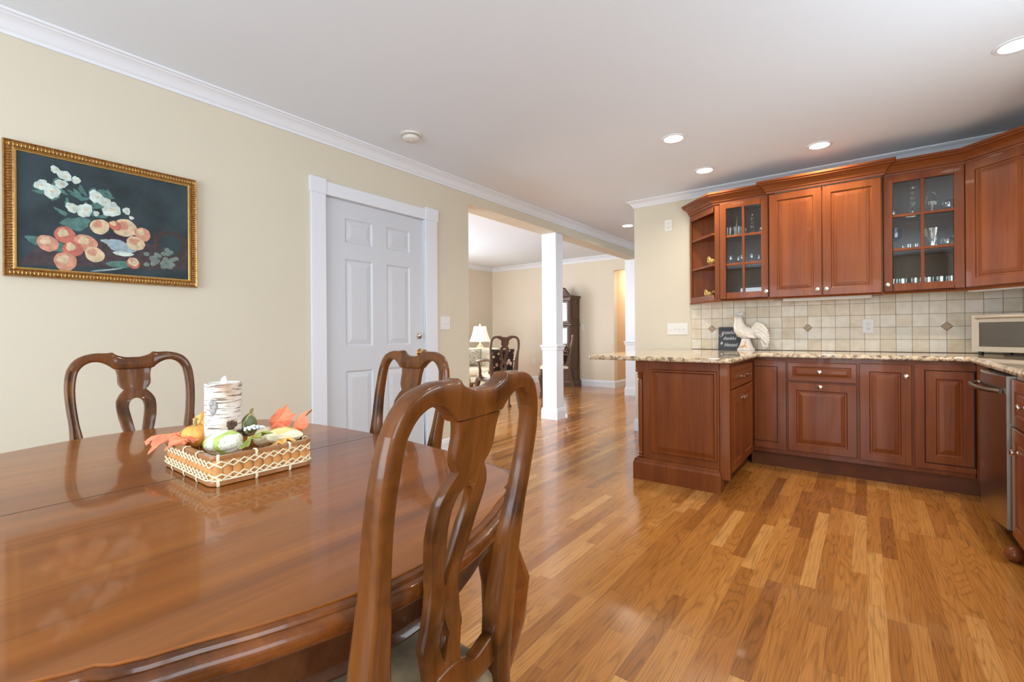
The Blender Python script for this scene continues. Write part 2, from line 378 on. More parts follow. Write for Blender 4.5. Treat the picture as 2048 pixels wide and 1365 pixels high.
# square columns under the beam
def column(name, x0, x1, y0, y1, label):
    t = thing(name, label, 'column', ((x0+x1)/2, (y0+y1)/2, 0)); hx, hy = (x1-x0)/2, (y1-y0)/2
    obj('shaft', M().box(-hx, hx, -hy, hy, 0, 2.29), TRIM, t, bev=.002)
    sq = [(-hx, -hy), (-hx, hy), (hx, hy), (hx, -hy)][::-1]
    sq = [(-hx, -hy), (hx, -hy), (hx, hy), (-hx, hy)]
    m = sweep(M(), sq, [(0, 0), (.016, 0), (.016, .105), (.011, .118), (.011, .126), (.004, .140), (0, .142)], True); obj('base_moulding', m, TRIM, t)
    m = sweep(M(), sq, [(0, .845), (.006, .850), (.010, .862), (.010, .880), (.018, .892), (.022, .898), (.022, .908), (.012, .914), (0, .916)], True); obj('rail_moulding', m, TRIM, t)
    return t
column('square_column', -3.20, -2.995, 4.82, 4.98, 'white square column with a chair rail band, standing free in the wide opening')
column('square_column.001', -3.24, -2.995, 7.42, 7.62, 'white square column at the far end of the beam beside the kitchen wall')

# six-panel door
dt = struct('door_1', M().box(XW-.055, XW-.0150, DY0+.003, DY1-.003, .008, .02), TRIM)
dt['label'] = 'white six-panel door in the cream wall'
def panelled(xs, zs, cells, f, prof):
    """front face of a slab; f maps (u, z, depth) -> xyz ; cells = set of (i,j) that are sunk panels"""
    m = M()
    for i in range(len(xs)-1):
        for j in range(len(zs)-1):
            a, b, c, d = xs[i], xs[i+1], zs[j], zs[j+1]
            if (i, j) in cells:
                rings = []
                for ins, dep in prof:
                    rings.append([f(a+ins, c+ins, dep), f(b-ins, c+ins, dep), f(b-ins, d-ins, dep), f(a+ins, d-ins, dep)])
                m.loft(rings, True, False, True)
            else: m.add([f(a, c, 0), f(b, c, 0), f(b, d, 0), f(a, d, 0)], [(0, 1, 2, 3)])
    return m
fx_ = lambda u, z, d: (XW-.015-d, u, z)
ys = [DY0+.003, 1.943, 2.177, 2.309, 2.541, DY1-.003]; zs = [.02, .25, .797, .975, 1.613, 1.732, 1.908, DZ-.004]
m = panelled(ys, zs, {(1, 1), (1, 3), (1, 5), (3, 1), (3, 3), (3, 5)}, fx_, [(0, 0), (.004, .004), (.010, .009), (.016, .010), (.022, .008), (.052, .002), (.055, .002)])
m.box(XW-.055, XW-.0152, DY0+.003, DY0+.0035, .02, DZ-.004); m.box(XW-.055, XW-.0152, DY1-.0035, DY1-.003, .02, DZ-.004); m.box(XW-.055, XW-.054, DY0+.003, DY1-.003, .02, DZ-.004); m.box(XW-.055, XW-.016, DY0+.003, DY1-.003, DZ-.0045, DZ-.004)
DOORW = plain('white_door_paint', (.605, .645, .70), .008, 2, rough=.45)
obj('door_leaf', m, DOORW, dt, norm=False)
for z in (1.85, 1.06, .25):
    obj('hinge', M().cyl((XW-.012, DY0+.001, 0), .006, z-.045, z+.045, 10), STEEL, dt, smooth=True)
m = M().lathe((XW-.015, 2.634, 1.048), [(0, 0), (.030, 0), (.030, .006), (.026, .014), (.018, .016), (.017, .024), (.012, .027), (0, .027)], 24, 'x'); 
o = obj('deadbolt', m, NICKEL, dt, smooth=True)
m = M().lathe((XW-.015, 2.640, .908), [(0, 0), (.032, 0), (.032, .005), (.014, .010), (.011, .030), (.022, .040), (.027, .055), (.022, .066), (0, .070)], 24, 'x')
obj('door_knob', m, BRASS, dt, smooth=True)
m = M()
m.box(XW, XW+.018, 1.668, DY0, 0, 2.036); m.box(XW, XW+.018, DY1, 2.822, 0, 2.036); m.box(XW, XW+.018, DY0-.0, DY1, 2.034, 2.125)
m.box(XW, XW+.024, 1.660, DY0+.002, 2.034, 2.140); m.box(XW, XW+.024, DY1-.002, 2.832, 2.034, 2.140)
m.box(XW-.08, XW, DY0-.014, DY0, 0, DZ); m.box(XW-.08, XW, DY1, DY1+.014, 0, DZ); m.box(XW-.08, XW, DY0, DY1, DZ-.001, DZ+.012)
struct('trim_6', m, TRIM, bev=.002)
# hall door frame glimpsed past the far wall
m = M().box(-3.30, -3.20, 9.36, 9.40, 0, 2.1); m.box(-3.84, -3.20, 9.36, 9.40, 2.03, 2.13); struct('trim_7', m, TRIM)
obj_ = struct('door_2', M().box(-3.80, -3.30, 9.37, 9.40, .01, 2.03), plain('hall_door_paint', (.74, .66, .55), rough=.5))

# ---- things fixed to walls
def plate(name, label, cat, loc, rz, w, h, n, kind, group=None):
    t = thing(name, label, cat, loc, rz, group)          # local: face looks to -y
    obj('cover_plate', M().box(-w/2, w/2, -.006, 0, -h/2, h/2), PLASTIC, t, bev=.002)
    for k in range(n):
        x = (k-(n-1)/2)*.046
        if kind == 'switch':
            m = M().box(x-.005, x+.005, -.0066, -.0061, -.013, .013); obj('switch_slot', m, TRIM, t)
            m = M().box(x-.0035, x+.0035, -.018, -.006, -.004, .006); m.xf(lambda a, b, c: (a, b, c - (b+.006)*.5 * (1 if k % 2 else -1))); obj('toggle', m, PLASTIC, t)
        else:
            for z in (.02, -.02):
                sk = obj('socket', M().lathe((x, -.0085, z), [(0, 0), (.016, 0), (.017, .0026), (0, .0026)], 20, 'y'), PLASTIC, t, smooth=True)
                m = M().box(x-.008, x-.0055, -.0090, -.0086, z-.003, z+.007); m.box(x+.0055, x+.008, -.0090, -.0086, z-.003, z+.006); m.lathe((x, -.0090, z-.009), [(0, 0), (.0026, 0), (.0026, .0004), (0, .0004)], 10, 'y')
                obj('slot', m, DARK, sk)
    return t
plate('light_switch', 'white double light switch plate on the cream wall right of the door', 'light switch', (XW, 2.925, 1.157), PI/2, .118, .118, 2, 'switch')
plate('light_switch', 'wide white four-gang light switch plate at the left of the backsplash', 'light switch', (-1.53, YK, 1.095), 0, .205, .117, 4, 'switch')
plate('wall_outlet', 'white outlet high on the wall left of the open-shelf cabinet', 'outlet', (-1.615, YK, 2.165), 0, .072, .118, 1, 'outlet')
plate('wall_outlet', 'white outlet in the tiled backsplash under the cherry double doors', 'outlet', (.017, YK-.012, 1.101), 0, .072, .114, 1, 'outlet')
plate('wall_outlet', 'small white outlet low on the far beige wall behind the armchairs', 'outlet', (-5.70, 8.27, .455), 0, .072, .118, 1, 'outlet')
plate('light_switch', 'small white switch plate on the far wall right of the display cabinet', 'light switch', (-4.52, 8.27, 1.172), 0, .072, .118, 1, 'switch')

# backsplash
m = M().box(-1.385, 1.165, YK-.012, YK-.0005, .8935, 1.372); tag(obj('tile_backsplash', m, TILE), 'beige square stone tile backsplash with dark grout lines', 'backsplash')
INS = plain('relief_inset_stone', (.42, .31, .20), .35, 120, .5, 160, rough=.5); INSB = plain('inset_border', (.16, .085, .045), rough=.5)
for i, (x, lab) in enumerate([(-1.1935, 'small tan diamond tile inset left of the chalkboard sign'), (-.4015, 'small tan diamond tile inset between the rooster and the outlet'), (.4895, 'small tan diamond tile inset left of the toaster oven')]):
    t = thing('diamond_inset', lab, 'tile inset', (x, YK-.012, 1.0925), 0, 'diamond insets in the backsplash')
    d = .036
    obj('border', M().prism([(-d, 0), (0, -d), (d, 0), (0, d)], -.0016, .001, lambda a, b, c: (a, c, b)), INSB, t)
    d = .031
    obj('inset_tile', M().prism([(-d, 0), (0, -d), (d, 0), (0, d)], -.0032, 0, lambda a, b, c: (a, c, b)), INS, t, bev=.001)

# recessed ceiling lights
LENS = emis('lamp_lens', (1.0, .90, .76), 14)
cans = [(-1.10, 3.39, 'recessed ceiling light farthest out from the kitchen cabinets, left of centre'), (-1.105, 4.225, 'small recessed ceiling light just in front of the open-shelf cabinet'), (-.27, 4.20, 'recessed ceiling light above the cherry double-door cabinet'), (-2.48, 5.78, 'recessed ceiling light beyond the kitchen wall beside the beam'), (.60, 3.33, 'large bright recessed ceiling light at the right edge near the corner cabinet')]
cans += [(.45, 1.5, 'recessed ceiling light outside the view over the sink side'), (-2.6, 6.9, None)]
for i, (x, y, lab) in enumerate(cans[:5]):
    t = thing('recessed_light', lab, 'ceiling light', (x, y, ZC), 0, 'recessed ceiling lights')
    m = M().lathe((0, 0, 0), [(.062, -.001), (.085, -.001), (.083, -.006), (.066, -.007), (.062, -.001)], 40); obj('trim_ring', m, TRIM, t, smooth=True)
    m = M().lathe((0, 0, 0), [(0, -.0065), (.040, -.005), (.0645, -.0015), (.0645, -.0008), (0, -.0008)], 40); obj('bulb_lens', m, LENS, t, smooth=True)
    p = {0: 9, 1: 7, 2: 9, 3: 7, 4: 10}[i]
    area('lamp_light', (x, y, ZC-.012), (0, 0, -1), .12, .12, p, (1, .88, .74), 'DISK', math.radians(150))
for x, y, p in ((.45, 1.5, 8), (-1.1, 6.9, 10), (-3.45, 8.95, 16)): area('lamp_light', (x, y, ZC-.012), (0, 0, -1), .12, .12, p, (1, .88, .72), 'DISK', math.radians(160))  # unseen lamps added without fixtures, the last one to brighten the hall
t = thing('smoke_detector', 'round off-white smoke detector on the ceiling near the left wall', 'smoke detector', (-2.54, 2.175, ZC))
DET = plain('aged_plastic', (.66, .65, .60), rough=.5)
obj('mounting_ring', M().lathe((0, 0, 0), [(0, 0), (.072, 0), (.070, -.012), (.058, -.014), (0, -.014)], 40), DET, t, smooth=True)
obj('housing', M().lathe((0, 0, 0), [(0, -.018), (.058, -.018), (.060, -.024), (.055, -.040), (.040, -.048), (.020, -.050), (0, -.050)], 40), DET, t, smooth=True)
obj('vent_band', M().lathe((0, 0, 0), [(0, -.013), (.054, -.013), (.054, -.019), (0, -.019)], 40), DARK, t)
obj('test_button', M().lathe((.012, -.014, 0), [(0, -.054), (.010, -.053), (.011, -.046), (0, -.046)], 20), DET, t, smooth=True)

# ================================================================ kitchen cabinets
RP = [(0, 0), (.003, -.003), (.052, -.003), (.055, .003), (.058, .005), (.064, .005), (.068, .001), (.090, -.0015), (.0905, -.0015)]
def door_mesh(x0, x1, z0, z1, th=.02, fw=.055, raised=True):
    """raised panel door; face looks to -y, back at y=0"""
    m = M(); w = min(x1-x0, z1-z0)
    k = min(1, w/.20); 
    prof = [(0, 0), (0, -th+.003), (.003, -th), (fw*k, -th), (fw*k+.003*k, -th+.006), (fw*k+.006*k, -th+.008), (fw*k+.014*k, -th+.008), (fw*k+.017*k, -th+.005), (fw*k+.040*k, -th+.001), (fw*k+.0405*k, -th+.001)]
    if not raised: prof = prof[:6]
    rings = [[(x0+i, d, z0+i), (x1-i, d, z0+i), (x1-i, d, z1-i), (x0+i, d, z1-i)] for i, d in prof]
    return m.loft(rings)
def knob(parent, x, z, y, loc_axis='y', part='knob'):
    m = M().lathe((x, y, z), [(0, -.027), (.010, -.0262), (.0155, -.022), (.0155, -.018), (.008, -.013), (.006, -.004), (.009, 0), (0, 0)], 20, 'y')
    return obj(part, m, NICKEL, parent, smooth=True)
def cab_door(t, x0, x1, z0, z1, kn=None, name='door', y=0, raised=True, fw=.055):
    d = obj(name, door_mesh(x0, x1, z0, z1, raised=raised, fw=fw).xf(lambda a, b, c: (a, b+y, c)), CHERRY if name != 'drawer' else CHERRYX, t, bev=.0008)
    for k in kn or []: knob(d, k[0], k[1], y-.02)
    return d
YB = 4.13                       # base frames
def base_box(name, label, loc, rz, w, parts, depth=.60, z0=.115, z1=.86, kick=True, group='cherry base cabinets'):
    t = thing(name, label, 'base cabinet', loc, rz, group)
    m = M().box(0, w, 0, depth, z0, z1); obj('carcass', m, CHERRY, t)
    return t
# back run: local x = world x offset, y = depth into wall
G = 'cherry base cabinets along the tiled wall'
t = base_box('base_cabinet', 'cherry corner base cabinet with a flat recessed door beside the peninsula', (-.73, YB, 0), 0, .245, 0, .66, group=G)
obj('door_frame', M().box(.184, .240, -.02, -.001, .150, .835).box(.022, .184, -.02, -.001, .792, .835).box(.022, .184, -.02, -.001, .150, .200), CHERRY, t)
obj('recess_back', M().box(.022, .184, -.0020, -.0005, .200, .792), DARK, t)
obj('door', M().box(.022, .179, -.0170, -.0021, .204, .787), CHERRY, t, bev=.001)
t = base_box('base_cabinet', 'cherry base cabinet with one drawer over a wide square door', (-.485, YB, 0), 0, .440, 0, .66, group=G)
cab_door(t, .008, .433, .685, .827, [(.212, .757)], 'drawer', fw=.045); cab_door(t, .008, .433, .153, .672, [(.217, .648)])
t = base_box('base_cabinet', 'narrow cherry base cabinet with one tall door and a knob', (-.045, YB, 0), 0, .298, 0, .66, group=G)
cab_door(t, .008, .290, .148, .832, [(.262, .752)])
t = base_box('base_cabinet', 'cherry corner base cabinet with a tall inset panel door beside the dishwasher', (.253, YB, 0), 0, .30, 0, .66, group=G)
obj('door_frame', M().box(.008, .055, -.02, -.001, .150, .838).box(.055, .300, -.02, -.001, .801, .838).box(.055, .300, -.02, -.001, .150, .183), CHERRY, t)
obj('recess_back', M().box(.055, .300, -.0020, -.0005, .183, .801), DARK, t)
obj('door', door_mesh(.060, .294, .188, .796, th=.0155, fw=.052).xf(lambda a, b, c: (a, b-.0021, c)), CHERRY, t)
obj('side_frame', M().box(.3015, .322, -.386, -.021, .118, .86), CHERRY, t)
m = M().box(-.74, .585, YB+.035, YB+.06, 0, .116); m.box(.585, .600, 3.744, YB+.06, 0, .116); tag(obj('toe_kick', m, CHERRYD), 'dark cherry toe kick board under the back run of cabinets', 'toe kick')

# peninsula: end panel, corner post, side doors
t = thing('peninsula_cabinet', 'cherry peninsula cabinet with a large raised end panel facing the dining table', 'base cabinet', (-1.345, 3.26, 0))
obj('carcass', M().box(.035, .614, .021, .868, .115, .86).box(.035, .505, .868, 1.50, .10, .86), CHERRY, t)
obj('end_panel', M().box(.055, .574, 0, .02, .09, .86), CHERRY, t, bev=.001)
obj('corner_stile', M().box(.5765, .638, -.002, .02, .09, .86), CHERRY, t, bev=.002)
mm = M(); rings = [[(.118+i, d, .205+i), (.565-i, d, .205+i), (.565-i, d, .800-i), (.118+i, d, .800-i)] for i, d in [(0, 0), (.003, -.006), (.010, -.010), (.018, -.010), (.026, -.003), (.030, .004), (.036, .004)]]
rings = [[(.116+i, d, .200+i), (.563-i, d, .200+i), (.563-i, d, .800-i), (.116+i, d, .800-i)] for i, d in [(0, 0), (.006, -.015), (.014, -.016), (.024, -.002), (.050, -.009), (.053, -.009)]]
obj('raised_panel', mm.loft(rings), CHERRY, t)
m = sweep(M(), [(.0, 1.45), (0, -.018), (.575, -.018), (.575, .06)][::1], [(0, 0), (.012, 0), (.012, .118), (.006, .132), (.006, .140), (-.006, .152), (-.012, .152), (-.012, 0)], side=-1 if False else 1)
obj('base_board', m, CHERRY, t)
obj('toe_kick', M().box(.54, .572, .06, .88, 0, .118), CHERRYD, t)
# turned post on the outer corner
m = M().box(.002, .060, -.004, .052, .775, .86)
m.lathe((.031, .024, 0), [(0, .15), (.022, .15), (.026, .16), (.020, .17), (.026, .18), (.020, .19), (.018, .20), (.0225, .23), (.0225, .70), (.018, .725), (.027, .735), (.020, .745), (.028, .755), (.022, .765), (.028, .776), (0, .776)], 20)
obj('turned_post', m, CHERRY, t, smooth=True)
# side face toward the kitchen (+x): doors built facing -y then rotated
for args, kw in (((.025, .745, .680, .828, [(.33, .745), (.55, .745)], 'drawer'), dict(fw=.045)), ((.025, .383, .118, .668, [(.352, .59)]), {}), ((.387, .745, .118, .668, [(.418, .59)]), {})):
    d = cab_door(t, *args, **kw); d.location = (.615, .05, 0); d.rotation_euler = (0, 0, PI/2)

# right run
XR = .555
def right_unit(name, label, y_near, w, group): return thing(name, label, 'base cabinet', (XR, y_near+w, 0), -PI/2, group)
t = right_unit('base_cabinet', 'cherry base cabinet with a drawer and door right of the dishwasher', 2.66, .455, 'cherry base cabinets on the right')
obj('carcass', M().box(0, .455, 0, .60, .115, .86), CHERRY, t)
cab_door(t, .010, .448, .625, .835, [(.23, .73)], 'drawer', fw=.05); cab_door(t, .010, .448, .112, .612, [(.115, .515)])
obj('bun_foot', M().sphere((.035, -.018, .035), .035, sc=(1, 1, 1)), CHERRY, t, smooth=True)
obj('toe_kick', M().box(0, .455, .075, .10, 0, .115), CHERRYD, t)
t = right_unit('base_cabinet', 'two-door cherry sink base cabinet at the near end of the right-hand run', 1.70, .955, 'cherry base cabinets on the right')
obj('carcass', M().box(0, .955, 0, .60, .115, .86), CHERRY, t); cab_door(t, .01, .47, .12, .84); cab_door(t, .475, .945, .12, .84)
# dishwasher
t = thing('dishwasher', 'dark reflective stainless dishwasher with a bowed front and bar handle', 'dishwasher', (XR, 3.74, 0), -PI/2)
wd = .61; n = 14
def bow(u): return -.030 - .036*math.sin(PI*min(max(u/wd, 0), 1))
rings = []
for k in range(n+1):
    u = wd*k/n; rings.append([(u, bow(u), .128), (u, bow(u), .842), (u, bow(u)+.004, .846), (u, .02, .846), (u, .02, .128)])
obj('door', M().loft(rings), STEEL, t, smooth=True, angle=30)
obj('edge_trim', M().box(wd, wd+.004, -.033, .02, .128, .846), STEELL, t)
obj('body', M().box(.005, wd-.002, .021, .56, .10, .862), BLACK, t)
m = M().tube([(wd*q, bow(wd*q)-.040*min(1, 4*min(q-.04, .96-q)+.25), .770+.0*q) for q in [.05+.9*i/12 for i in range(13)]], .0115, 12, .8)
m.tube([(.05, bow(.05), .770), (.05, bow(.05)-.02, .770)], .010, 10); m.tube([(.56, bow(.56), .770), (.56, bow(.56)-.02, .770)], .010, 10)
obj('handle', m, STEELL, t, smooth=True)
obj('toe_panel', M().box(.01, wd-.01, .06, .08, 0, .10), BLACK, t)

# granite worktop: one L/U shape
def rounded(path, r, n=6):
    out = []; L = len(path)
    for i, (p, rr) in enumerate(zip(path, r)):
        p = Vector(p)
        if rr <= 0: out.append(tuple(p)); continue
        a = (Vector(path[i-1])-p).normalized(); b = (Vector(path[(i+1) % L])-p).normalized()
        ang = a.angle(b); d = rr/math.tan(ang/2); c = p + (a+b).normalized()*(rr/math.sin(ang/2))
        s, e = p+a*d-c, p+b*d-c
        a0 = math.atan2(s.y, s.x); a1 = math.atan2(e.y, e.x); da = (a1-a0+PI) % (2*PI)-PI
        for k in range(n+1): q = a0+da*k/n; out.append((c.x+rr*math.cos(q), c.y+rr*math.sin(q)))
    return out
poly = [(-1.755, 4.798), (-1.690, 3.155), (-.672, 3.155), (-.672, 4.085), (.52, 4.085), (.52, 1.55), (1.168, 1.55), (1.168, 4.798)]
path = rounded(poly, [0, .05, .09, .04, .03, .02, 0, 0], 8)
m = M(); EDGE = [(0, .8925), (-.004, .8925)]
prof = [(-.020, .862), (-.004, .862), (0, .866), (0, .878), (-.003, .887), (-.010, .8925), (-.020, .8930)]
n0 = len(path)
P = [Vector(p) for p in path]; rings = []
for o, z in prof:
    ring = []
    for i in range(n0):
        d1 = (P[i]-P[i-1]).normalized(); d2 = (P[(i+1) % n0]-P[i]).normalized()
        nn = Vector((d1.y, -d1.x))+Vector((d2.y, -d2.x)); nn = nn/max(nn.length_squared, .2)*2
        ring.append((P[i].x+nn.x*o, P[i].y+nn.y*o, z))
    rings.append(ring)
m.loft(rings)
tag(obj('granite_worktop', m, GRAN, smooth=True, angle=50), 'speckled beige granite worktop running over the peninsula and along the tiled wall', 'countertop')

# ---- wall cabinets
YU, YC = 4.475, 4.445
CC = [(0, 0), (.010, 0), (.012, .016), (.020, .020), (.020, .028), (.026, .040), (.040, .058), (.058, .068), (.064, .070), (.064, .080), (.074, .084), (.074, .100), (0, .100)]
RAILP = [(0, 0), (.010, 0), (.012, .010), (.004, .016), (0, .018)]
GW = 'cherry wall cabinets'
def glass_cabinet(label, x0, x1, kx):
    t = thing('glass_door_cabinet', label, 'wall cabinet', (x0, YU, 1.355), 0, GW); w = x1-x0; d = YK-.012-YU; H = .865
    m = M().box(0, .018, 0, d, 0, H); m.box(w-.018, w, 0, d, 0, H); m.box(.018, w-.018, 0, d, 0, .018); m.box(.018, w-.018, 0, d, H-.018, H); m.box(.018, w-.018, d-.008, d, .018, H-.018)
    obj('carcass', m, CABIN, t)
    for z in (.30, .565): obj('shelf', M().box(.019, w-.019, .02, d-.010, z-.008, z+.008), CABIN, t)
    dr = M(); a, b, z0, z1 = .006, w-.006, .004, H-.006; f = .052
    dr.box(a, a+f, -.02, 0, z0, z1); dr.box(b-f, b, -.02, 0, z0, z1); dr.box(a+f, b-f, -.02, 0, z0, z0+f); dr.box(a+f, b-f, -.02, 0, z1-f, z1)
    hz = (z1-z0-2*f)
    cx = (a+b)/2; dr.box(cx-.010, cx+.010, -.019, -.004, z0+f, z1-f)
    for q in (1/3, 2/3): dr.box(a+f, b-f, -.0188, -.0042, z0+f+hz*q-.010, z0+f+hz*q+.010)
    D = obj('door', dr, CHERRY, t, bev=.002)
    obj('glass_pane', M().box(a+f-.005, b-f+.005, -.0035, -.001, z0+f-.005, z1-f+.005), PANE, D)
    knob(D, kx, .048, -.02)
    return t
glass_cabinet('left cherry wall cabinet with a six-pane glass door next to the open shelves', -1.045, -.648, .378)
glass_cabinet('right cherry wall cabinet with a six-pane glass door next to the corner cabinet', .106, .555, .030)
t = thing('wall_cabinet', 'cherry wall cabinet with two raised-panel doors between the glass-door cabinets', 'wall cabinet', (-.646, YC, 1.345), 0, GW)
obj('carcass', M().box(0, .750, 0, YK-.012-YC, 0, .875), CHERRY, t)
cab_door(t, .006, .372, .004, .868, [(.345, .050)]); cab_door(t, .378, .744, .004, .868, [(.405, .050)])
# open end shelf unit
t = thing('open_shelf_cabinet', 'cherry open-shelf end cabinet angled back to the wall', 'wall cabinet', (-1.385, YU, 1.355), 0, GW)
D = YK-.012-YU; W0 = .339
tri = [(0, D), (0, D-.03), (W0-.05, 0), (W0, 0), (W0, D)]
m = M().prism(tri, 0, .020); m.prism(tri, .845, .865); m.box(0, W0, D-.008, D, .02, .845); m.box(W0-.018, W0, .0, D, .02, .845); m.box(0, .018, D-.035, D, .02, .845); m.box(W0-.040, W0, -.004, .012, .02, .845)
obj('carcass', m, CHERRY, t, bev=.001)
for z in (.320, .602): obj('shelf', M().prism([(.02, D-.009), (.02, D-.035), (W0-.065, .012), (W0-.019, .012), (W0-.019, D-.009)], z-.009, z+.009), CHERRY, t)
for za, zb in ((.02, .045), (.80, .845)): obj('face_rail', M().prism([(.0, D-.03), (W0-.05, 0), (W0-.05, .012), (0, D-.015)], za, zb), CHERRY, t)
# diagonal corner cabinet
t = thing('wall_cabinet', 'cherry diagonal corner wall cabinet with a tall raised-panel door', 'wall cabinet', (.557, YU, 1.355), -PI/4, GW)
c45 = math.cos(PI/4); wdg = .42
m = M().prism([(.0, 0), (wdg, 0), (wdg+.2, .2), (wdg-.0, .44), (.0, .44), (-.215, .225)], 0, .865); obj('carcass', m, CHERRY, t)
cab_door(t, .012, wdg-.012, .004, .860, [(wdg-.04, .16)], fw=.06)
ex = .557+wdg*c45; ey = YU-wdg*c45
t = thing('wall_cabinet', 'plain cherry wall cabinet on the right wall beyond the diagonal corner cabinet', 'wall cabinet', (ex, ey, 1.355), -PI/2, GW)
obj('carcass', M().box(0, .55, .0, 1.165-ex, 0, .865), CHERRY, t); cab_door(t, .006, .54, .004, .86)
# crowns and light rails
for lab, pth, z in (('cherry crown moulding over the open shelves and left glass-door cabinet', [(-1.385, YK-.012), (-1.385, YU+D-.030), (-1.096, YU), (-.648, YU)], 2.215), ('taller cherry crown moulding stepping forward over the double doors', [(-.650, YK-.02), (-.650, YC-.020), (.108, YC-.020), (.108, YK-.02)], 2.222), ('cherry crown moulding over the right glass-door and corner cabinets', [(.110, YU), (.556, YU), (ex, ey), (ex, ey-.55)], 2.215)):
    tag(obj('crown_moulding', sweep(M(), pth, CC, z=z), CHERRYX, smooth=True, angle=25), lab, 'crown moulding', 'cherry crown mouldings')
tag(obj('light_rail', sweep(M(), [(-1.385, YK-.012), (-1.385, YU+D-.030), (-1.096, YU), (-.650, YU), (-.650, YC), (.108, YC), (.108, YU), (.556, YU), (ex, ey), (ex, ey-.55)], [(-.012, -.018), (.004, -.018), (.008, -.010), (.003, 0), (-.012, 0)], z=1.3545), CHERRYX), 'thin cherry light rail along the bottom of the wall cabinets', 'light rail')
for lab, x0, x1, y, rz in (('slim white under-cabinet light below the double doors', -.56, .04, 4.60, 0), ('slim white under-cabinet light below the corner cabinet', 0, .40, 0, -PI/4)):
    t = thing('under_cabinet_light', lab, 'cabinet light', (0, y, 1.344) if rz == 0 else (.60, 4.56, 1.354), rz, 'under-cabinet lights')
    obj('housing', M().box(x0, x1, -.04, .03, -.022, 0), PLASTIC, t, bev=.002); obj('lens', M().box(x0+.02, x1-.02, -.03, .02, -.0235, -.0221), plain('frosted_lens', (.8, .8, .78), rough=.5), t)
# ================================================================ dining furniture
def interp(tab, x):
    if x <= tab[0][0]: return tab[0][1]
    for (a, b), (c, d) in zip(tab, tab[1:]):
        if x <= c: return b+(d-b)*(x-a)/(c-a)
    return tab[-1][1]
def smooth_pairs(pairs, sub=2):
    for _ in range(sub):
        out = [pairs[0]]
        for i in range(len(pairs)-1):
            a, b = pairs[i], pairs[i+1]; p, n = pairs[max(i-1, 0)], pairs[min(i+2, len(pairs)-1)]
            mid = tuple(tuple((9*(a[j][k]+b[j][k])-p[j][k]-n[j][k])/16 for k in (0, 1)) for j in (0, 1))
            out += [mid, b]
        pairs = out
    return pairs
def ribbon(m, pairs, th, off, r=.006, sg=1, groove=False):
    rings = []
    for (ou, oz), (iu, iz) in pairs:
        w = max(math.hypot(ou-iu, oz-iz), 1e-4); T = th((oz+iz)/2) if callable(th) else th
        rs = min(r/w, .45); rq = min(r/T, .45); cs = []
        for s0, q0, a0 in ((0, -.5, 180), (0, .5, 90), (1, .5, 0), (1, -.5, -90)):
            cx = s0+(rs if s0 == 0 else -rs); cq = q0+(rq if q0 < 0 else -rq)
            order = [270, 225, 180] if (s0, q0) == (0, -.5) else [180, 135, 90] if (s0, q0) == (0, .5) else [90, 45, 0] if (s0, q0) == (1, .5) else [0, -45, -90]
            for a in order: cs.append((cx+rs*math.cos(math.radians(a)), cq+rq*math.sin(math.radians(a))))
        if groove:
            g = .0022/T
            cs += [(.42, -.5), (.385, -.5+g), (.35, -.5), (.30, -.5), (.27, -.5+g), (.24, -.5)]
        ring = []
        for s, q in cs:
            u = (ou+(iu-ou)*s)*sg; z = oz+(iz-oz)*s
            ring.append((off(z)+q*T, u, z))
        rings.append(ring)
    m.loft(rings); return m
OFF = [(0, .055), (.2, -.015), (.40, -.062), (.5, -.066), (.60, -.062), (.68, -.052), (.76, -.038), (.84, -.024), (.90, -.013), (.95, -.006), (1.01, .001)]
CREST = [((0, .988), (0, .946)), ((.020, .9885), (.020, .946)), ((.038, .993), (.038, .9465)), ((.051, .999), (.050, .947)), ((.0585, 1.0060), (.057, .9485)), ((.064, 1.0055), (.062, .953)), ((.070, 1.0045), (.067, .958)), ((.082, 1.0045), (.078, .966)), ((.097, 1.005), (.09, .972)), ((.112, 1.0035), (.103, .9748)), ((.132, .9985), (.116, .974)), ((.152, .988), (.131, .967)), ((.167, .971), (.142, .956)), ((.1765, .951), (.150, .942))]
POST = [((.1765, .951), (.150, .942)), ((.1815, .926), (.1545, .922)), ((.184, .89), (.158, .89)), ((.183, .85), (.1585, .85)), ((.180, .81), (.156, .81)), ((.176, .77), (.152, .77)), ((.175, .72), (.144, .72)), ((.175, .66), (.138, .66)), ((.175, .60), (.131, .60)), ((.171, .54), (.126, .54)), ((.164, .46), (.124, .46))]
LEGR = [((.164, .46), (.124, .46)), ((.160, .38), (.128, .38)), ((.164, .2), (.137, .2)), ((.172, .0), (.148, .0))]
SPLAT = [(.947, .052, 0), (.938, .049, 0), (.925, .0465, 0), (.905, .0470, 0), (.892, .0455, 0), (.882, .040, 0), (.8735, .0325, 0), (.8715, .0322, 0), (.866, .037, 0), (.858, .044, 0), (.848, .0500, 0), (.8435, .0520, .0), (.8425, .0525, .006), (.838, .0545, .0135), (.830, .0560, .0195), (.815, .0565, .0230), (.800, .0555, .0220), (.785, .0530, .0185), (.765, .0475, .0140), (.745, .0405, .0095), (.729, .0350, .0050), (.716, .0325, .0015), (.7155, .0325, 0), (.700, .0330, 0), (.6735, .0385, 0), (.673, .0385, .0006), (.655, .0450, .0100), (.650, .0455, .0130), (.643, .043, .0110), (.6175, .038, .0006), (.617, .038, 0), (.60, .037, 0), (.575, .038, 0)]
SPLAT = [(interp([(.52, .46), (.575, .520), (.617, .572), (.65, .610), (.673, .636), (.7155, .688), (.729, .703), (.80, .80), (1.1, 1.1)], z), o, h) for z, o, h in SPLAT]
FABRIC = plain('olive_seat_fabric', (.23, .165, .085), .18, 60, .6, 500, rough=.9, sheen=.2)
CREAMF = plain('cream_seat_fabric', (.70, .62, .46), .08, 30, .3, 400, rough=.9)
